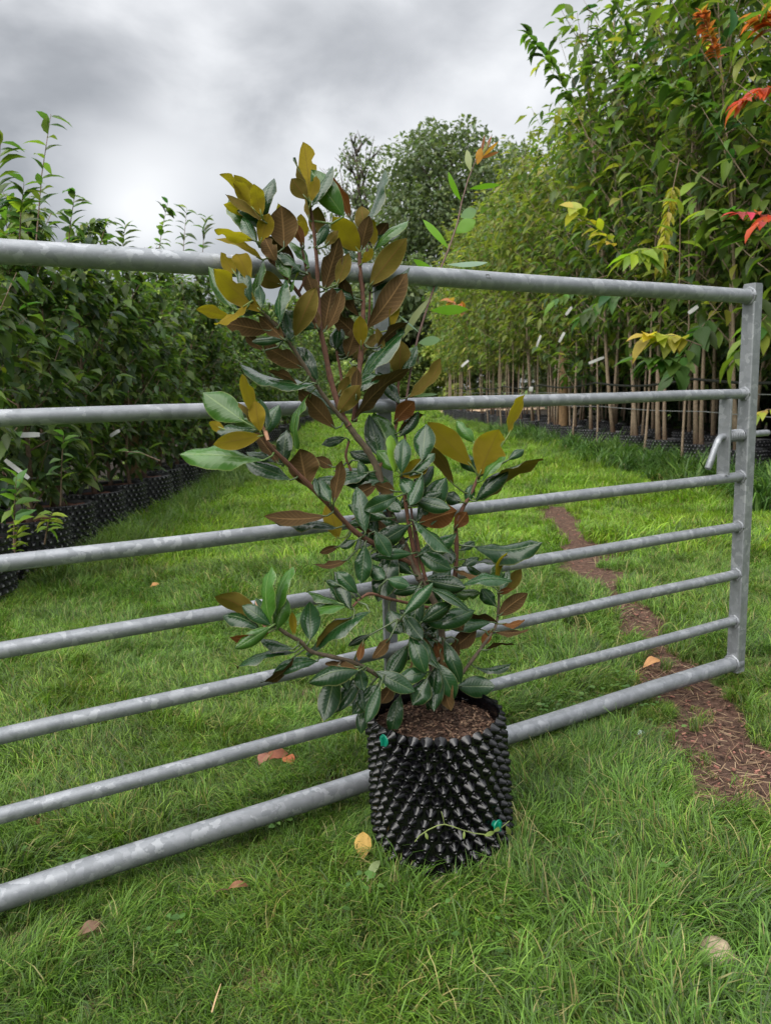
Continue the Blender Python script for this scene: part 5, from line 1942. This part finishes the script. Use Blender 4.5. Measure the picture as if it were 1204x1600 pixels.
# small broad-leaved weeds in the turf
mb = MB()
WV, WF, WC = [], [], []
for (px_, py_, n, r) in [(900, 1115, 34, .10), (960, 1085, 20, .07), (1000, 1120, 14, .06), (330, 895, 16, .10), (1050, 1400, 10, .05), (860, 1130, 14, .05), (1040, 1160, 8, .04), (560, 1420, 8, .05), (250, 1500, 8, .05), (760, 1480, 12, .08), (930, 1350, 14, .09), (450, 1290, 10, .07), (100, 1380, 14, .09), (1150, 1330, 12, .08)]:
    c0 = on_ground(px_, py_)
    for i in range(n):
        a_, q_ = rnd.uniform(0, 6.28), r * math.sqrt(rnd.random())
        P = Vector((c0.x + q_ * math.cos(a_), c0.y + q_ * math.sin(a_), rnd.uniform(.03, .06)))
        da = rnd.uniform(0, 6.28)
        d = Vector((math.cos(da), math.sin(da), rnd.uniform(-.1, .4))).normalized()
        n_ = Vector((rnd.uniform(-.3, .3), rnd.uniform(-.4, .2), 1))
        n_ = (n_ - d * n_.dot(d)).normalized()
        s_ = d.cross(n_)
        L = rnd.uniform(.008, .018)
        o0 = len(WV)
        for v in TMP_HI[0]:
            WV.append(P + s_ * v[0] * L * .8 + d * v[1] * L + n_ * v[2] * L * .6)
        WF += [tuple(j + o0 for j in f) for f in TMP_HI[1]]
        cc = np.array(rnd.choice([(.08, .17, .035), (.06, .13, .03), (.11, .2, .05)]))
        WC += [cc] * len(TMP_HI[0])
wo_ = link('ground_weeds', mesh('ground_weeds', [tuple(v) for v in WV], np.array(WF), M_FOL, col=np.array(WC)))
tag(wo_, 'small broad leaved weeds growing among the grass', 'weeds', kind='stuff')

# bark, straw and chips lying on the bare soil strip
mb = MB()
cnt = 0
while cnt < 2600:
    i = rnd.randrange(len(SOIL) - 1)
    u = rnd.random()
    a0, a1 = SOIL[i], SOIL[i + 1]
    w = (a0[2] + (a1[2] - a0[2]) * u) * 1.25
    x = a0[0] + (a1[0] - a0[0]) * u + rnd.uniform(-w, w)
    y = a0[1] + (a1[1] - a0[1]) * u + rnd.uniform(-w, w)
    if y > 3.2 and rnd.random() < .6:
        continue
    cnt += 1
    if soil_amount(x, y) < .25:
        continue
    p = Vector((x, y, ground_z(x, y) - .008 + rnd.uniform(0, .008)))
    d = Vector((rnd.uniform(-1, 1), rnd.uniform(-1, 1), rnd.uniform(-.25, .25))).normalized()
    u_2 = d.cross(Zv).normalized()
    w_2 = u_2.cross(d)
    if rnd.random() < .55:
        L, ww, hh, cl_ = rnd.uniform(.01, .035), rnd.uniform(.0005, .001), .0005, rnd.choice([(.22, .15, .09), (.16, .10, .065), (.30, .22, .14), (.10, .06, .045)])
    else:
        L, ww, hh, cl_ = rnd.uniform(.002, .007), rnd.uniform(.001, .003), rnd.uniform(.0006, .002), rnd.choice([(.10, .05, .038), (.17, .08, .06), (.05, .028, .02), (.26, .12, .09), (.03, .018, .014)])
    mb.box(p, d * L, u_2 * ww, w_2 * hh, 0, cl_)
ms = mb.build('bark_mulch', m_chip, None, smooth=False, color=True)
tag(ms, 'reddish bark chips and dry straw on the bare soil strip', 'mulch', kind='stuff')

# ------------------------------------------------------------------ fallen leaves, a clod and small litter
def fallen(px_, py_, L, W, colr, ang, tilt, label, z=.03, curl=.15, roll=0.0, dmat=None):
    P = on_ground(px_, py_, z)
    d = Vector((math.cos(ang), math.sin(ang), math.sin(tilt))).normalized()
    n_ = Vector((0, -.35, 1))
    n_ = (n_ - d * n_.dot(d)).normalized()
    n_ = Matrix.Rotation(roll, 3, d) @ n_
    s_ = d.cross(n_)
    vs, fs, uvs = leaf_shape(L, W, 1, curl, .25, .08, int(px_ + py_), .2, nl=10, nw=6)
    vs = [P + s_ * v[0] + d * (v[1] - L / 2) + n_ * v[2] for v in vs]
    nb = random.Random(int(px_))
    c = np.array([np.array(colr) * (nb.uniform(.9, 1.08) * (.82 + .3 * abs(uv_[0] - .5))) for uv_ in uvs])
    root = empty('fallen_leaf', P, label, 'leaf', 'leaves fallen on the grass')
    link('blade', mesh('blade', vs, fs, M_FOL2, col=c), root)
    mb = MB()
    e = P - d * L / 2
    mb.tube([e, e - d * .01 + Vector((0, 0, .003)), e - d * .022], .0008, 5)
    mb.build('stalk', M_TWIG, root)


fallen(567, 1321, .052, .034, (.52, .33, .09), 1.55, .9, 'yellow fallen leaf standing in the grass just left of the pot', .040, .03)
fallen(583, 1361, .048, .016, (.20, .25, .11), 1.0, .4, 'slim pale green fallen leaf below the yellow one', .035)
fallen(1017, 1037, .075, .032, (.58, .30, .13), .5, .15, 'salmon orange fallen leaf on the soil strip behind the lowest rail', .02, .2)
fallen(432, 1183, .06, .04, (.26, .09, .05), .3, .1, 'reddish brown curled leaf under the lower rails left of the pot', .03, .25)
fallen(452, 1189, .04, .03, (.40, .12, .05), 2.2, .2, 'orange fallen leaf touching the reddish brown curled leaf', .03, .2)
fallen(412, 1186, .045, .03, (.30, .13, .09), 1.2, .2, 'pinkish brown fallen leaf left of the orange one under the rails', .03, .2)
fallen(372, 1387, .036, .014, (.24, .11, .06), .1, .1, 'small rolled brown leaf in the grass in front of the lowest rail', .035, .3)
fallen(140, 1452, .036, .022, (.20, .12, .08), .6, .2, 'dull brown leaf near the lower left corner of the grass', .03, .2)
fallen(242, 915, .045, .03, (.50, .25, .10), .4, .2, 'small orange leaf in the bright grass left of the magnolia', .03, .2)
fallen(1000, 1145, .02, .016, (.42, .50, .46), .4, .2, 'small blue grey leaf in the grass before the soil strip', .04, .1)
fallen(66, 1283, .028, .018, (.20, .10, .06), .4, .2, 'tiny brown leaf by the rail at the left edge', .03, .2)


def clod(px_, py_, rx, ry, rz_, colr, label, cat, name, seed):
    P = on_ground(px_, py_, .012)
    vs, fs = [], []
    na, nb = 16, 9
    for i in range(nb + 1):
        th = math.pi * i / nb
        for k2 in range(na):
            a_ = 2 * math.pi * k2 / na
            v = Vector((math.sin(th) * math.cos(a_), math.sin(th) * math.sin(a_), math.cos(th)))
            r_ = 1 + .28 * mnoise.noise(v * 1.8 + Vector((seed, 0, 0))) + .12 * mnoise.noise(v * 5 + Vector((0, seed, 0)))
            vs.append(P + Vector((v.x * rx, v.y * ry, v.z * rz_)) * r_)
    for i in range(nb):
        for k2 in range(na):
            fs.append((i * na + k2, i * na + (k2 + 1) % na, (i + 1) * na + (k2 + 1) % na, (i + 1) * na + k2))
    o_ = link(name, mesh(name, vs, fs, mat_plain(name + '_surface', colr, .95, 0, .4, 60, .006, .2, .7)))
    tag(o_, label, cat)


clod(1120, 1497, .028, .036, .022, (.26, .21, .14), 'pale dried clod of soil in the lower right grass', 'clod', 'soil_clod', 3)
clod(1012, 1228, .014, .012, .012, (.42, .36, .27), 'small pale stone in the grass right of the pot', 'stone', 'pale_stone', 5)
clod(270, 1452, .02, .014, .012, (.16, .09, .06), 'small brown lump of bark in the lower left grass', 'bark lump', 'bark_lump', 8)
mb = MB()
p = on_ground(331, 1582, .03)
mb.tube([p, p + Vector((.004, .012, .012)), p + Vector((.008, .03, .02))], [.0012, .0012, .0006], 5)
tag(mb.build('straw_stalk', mat_plain('dry_straw', (.45, .30, .16), .8)), 'single dry orange straw stalk at the bottom edge', 'straw')

print('objects', len(bpy.data.objects), 'leaves', li)
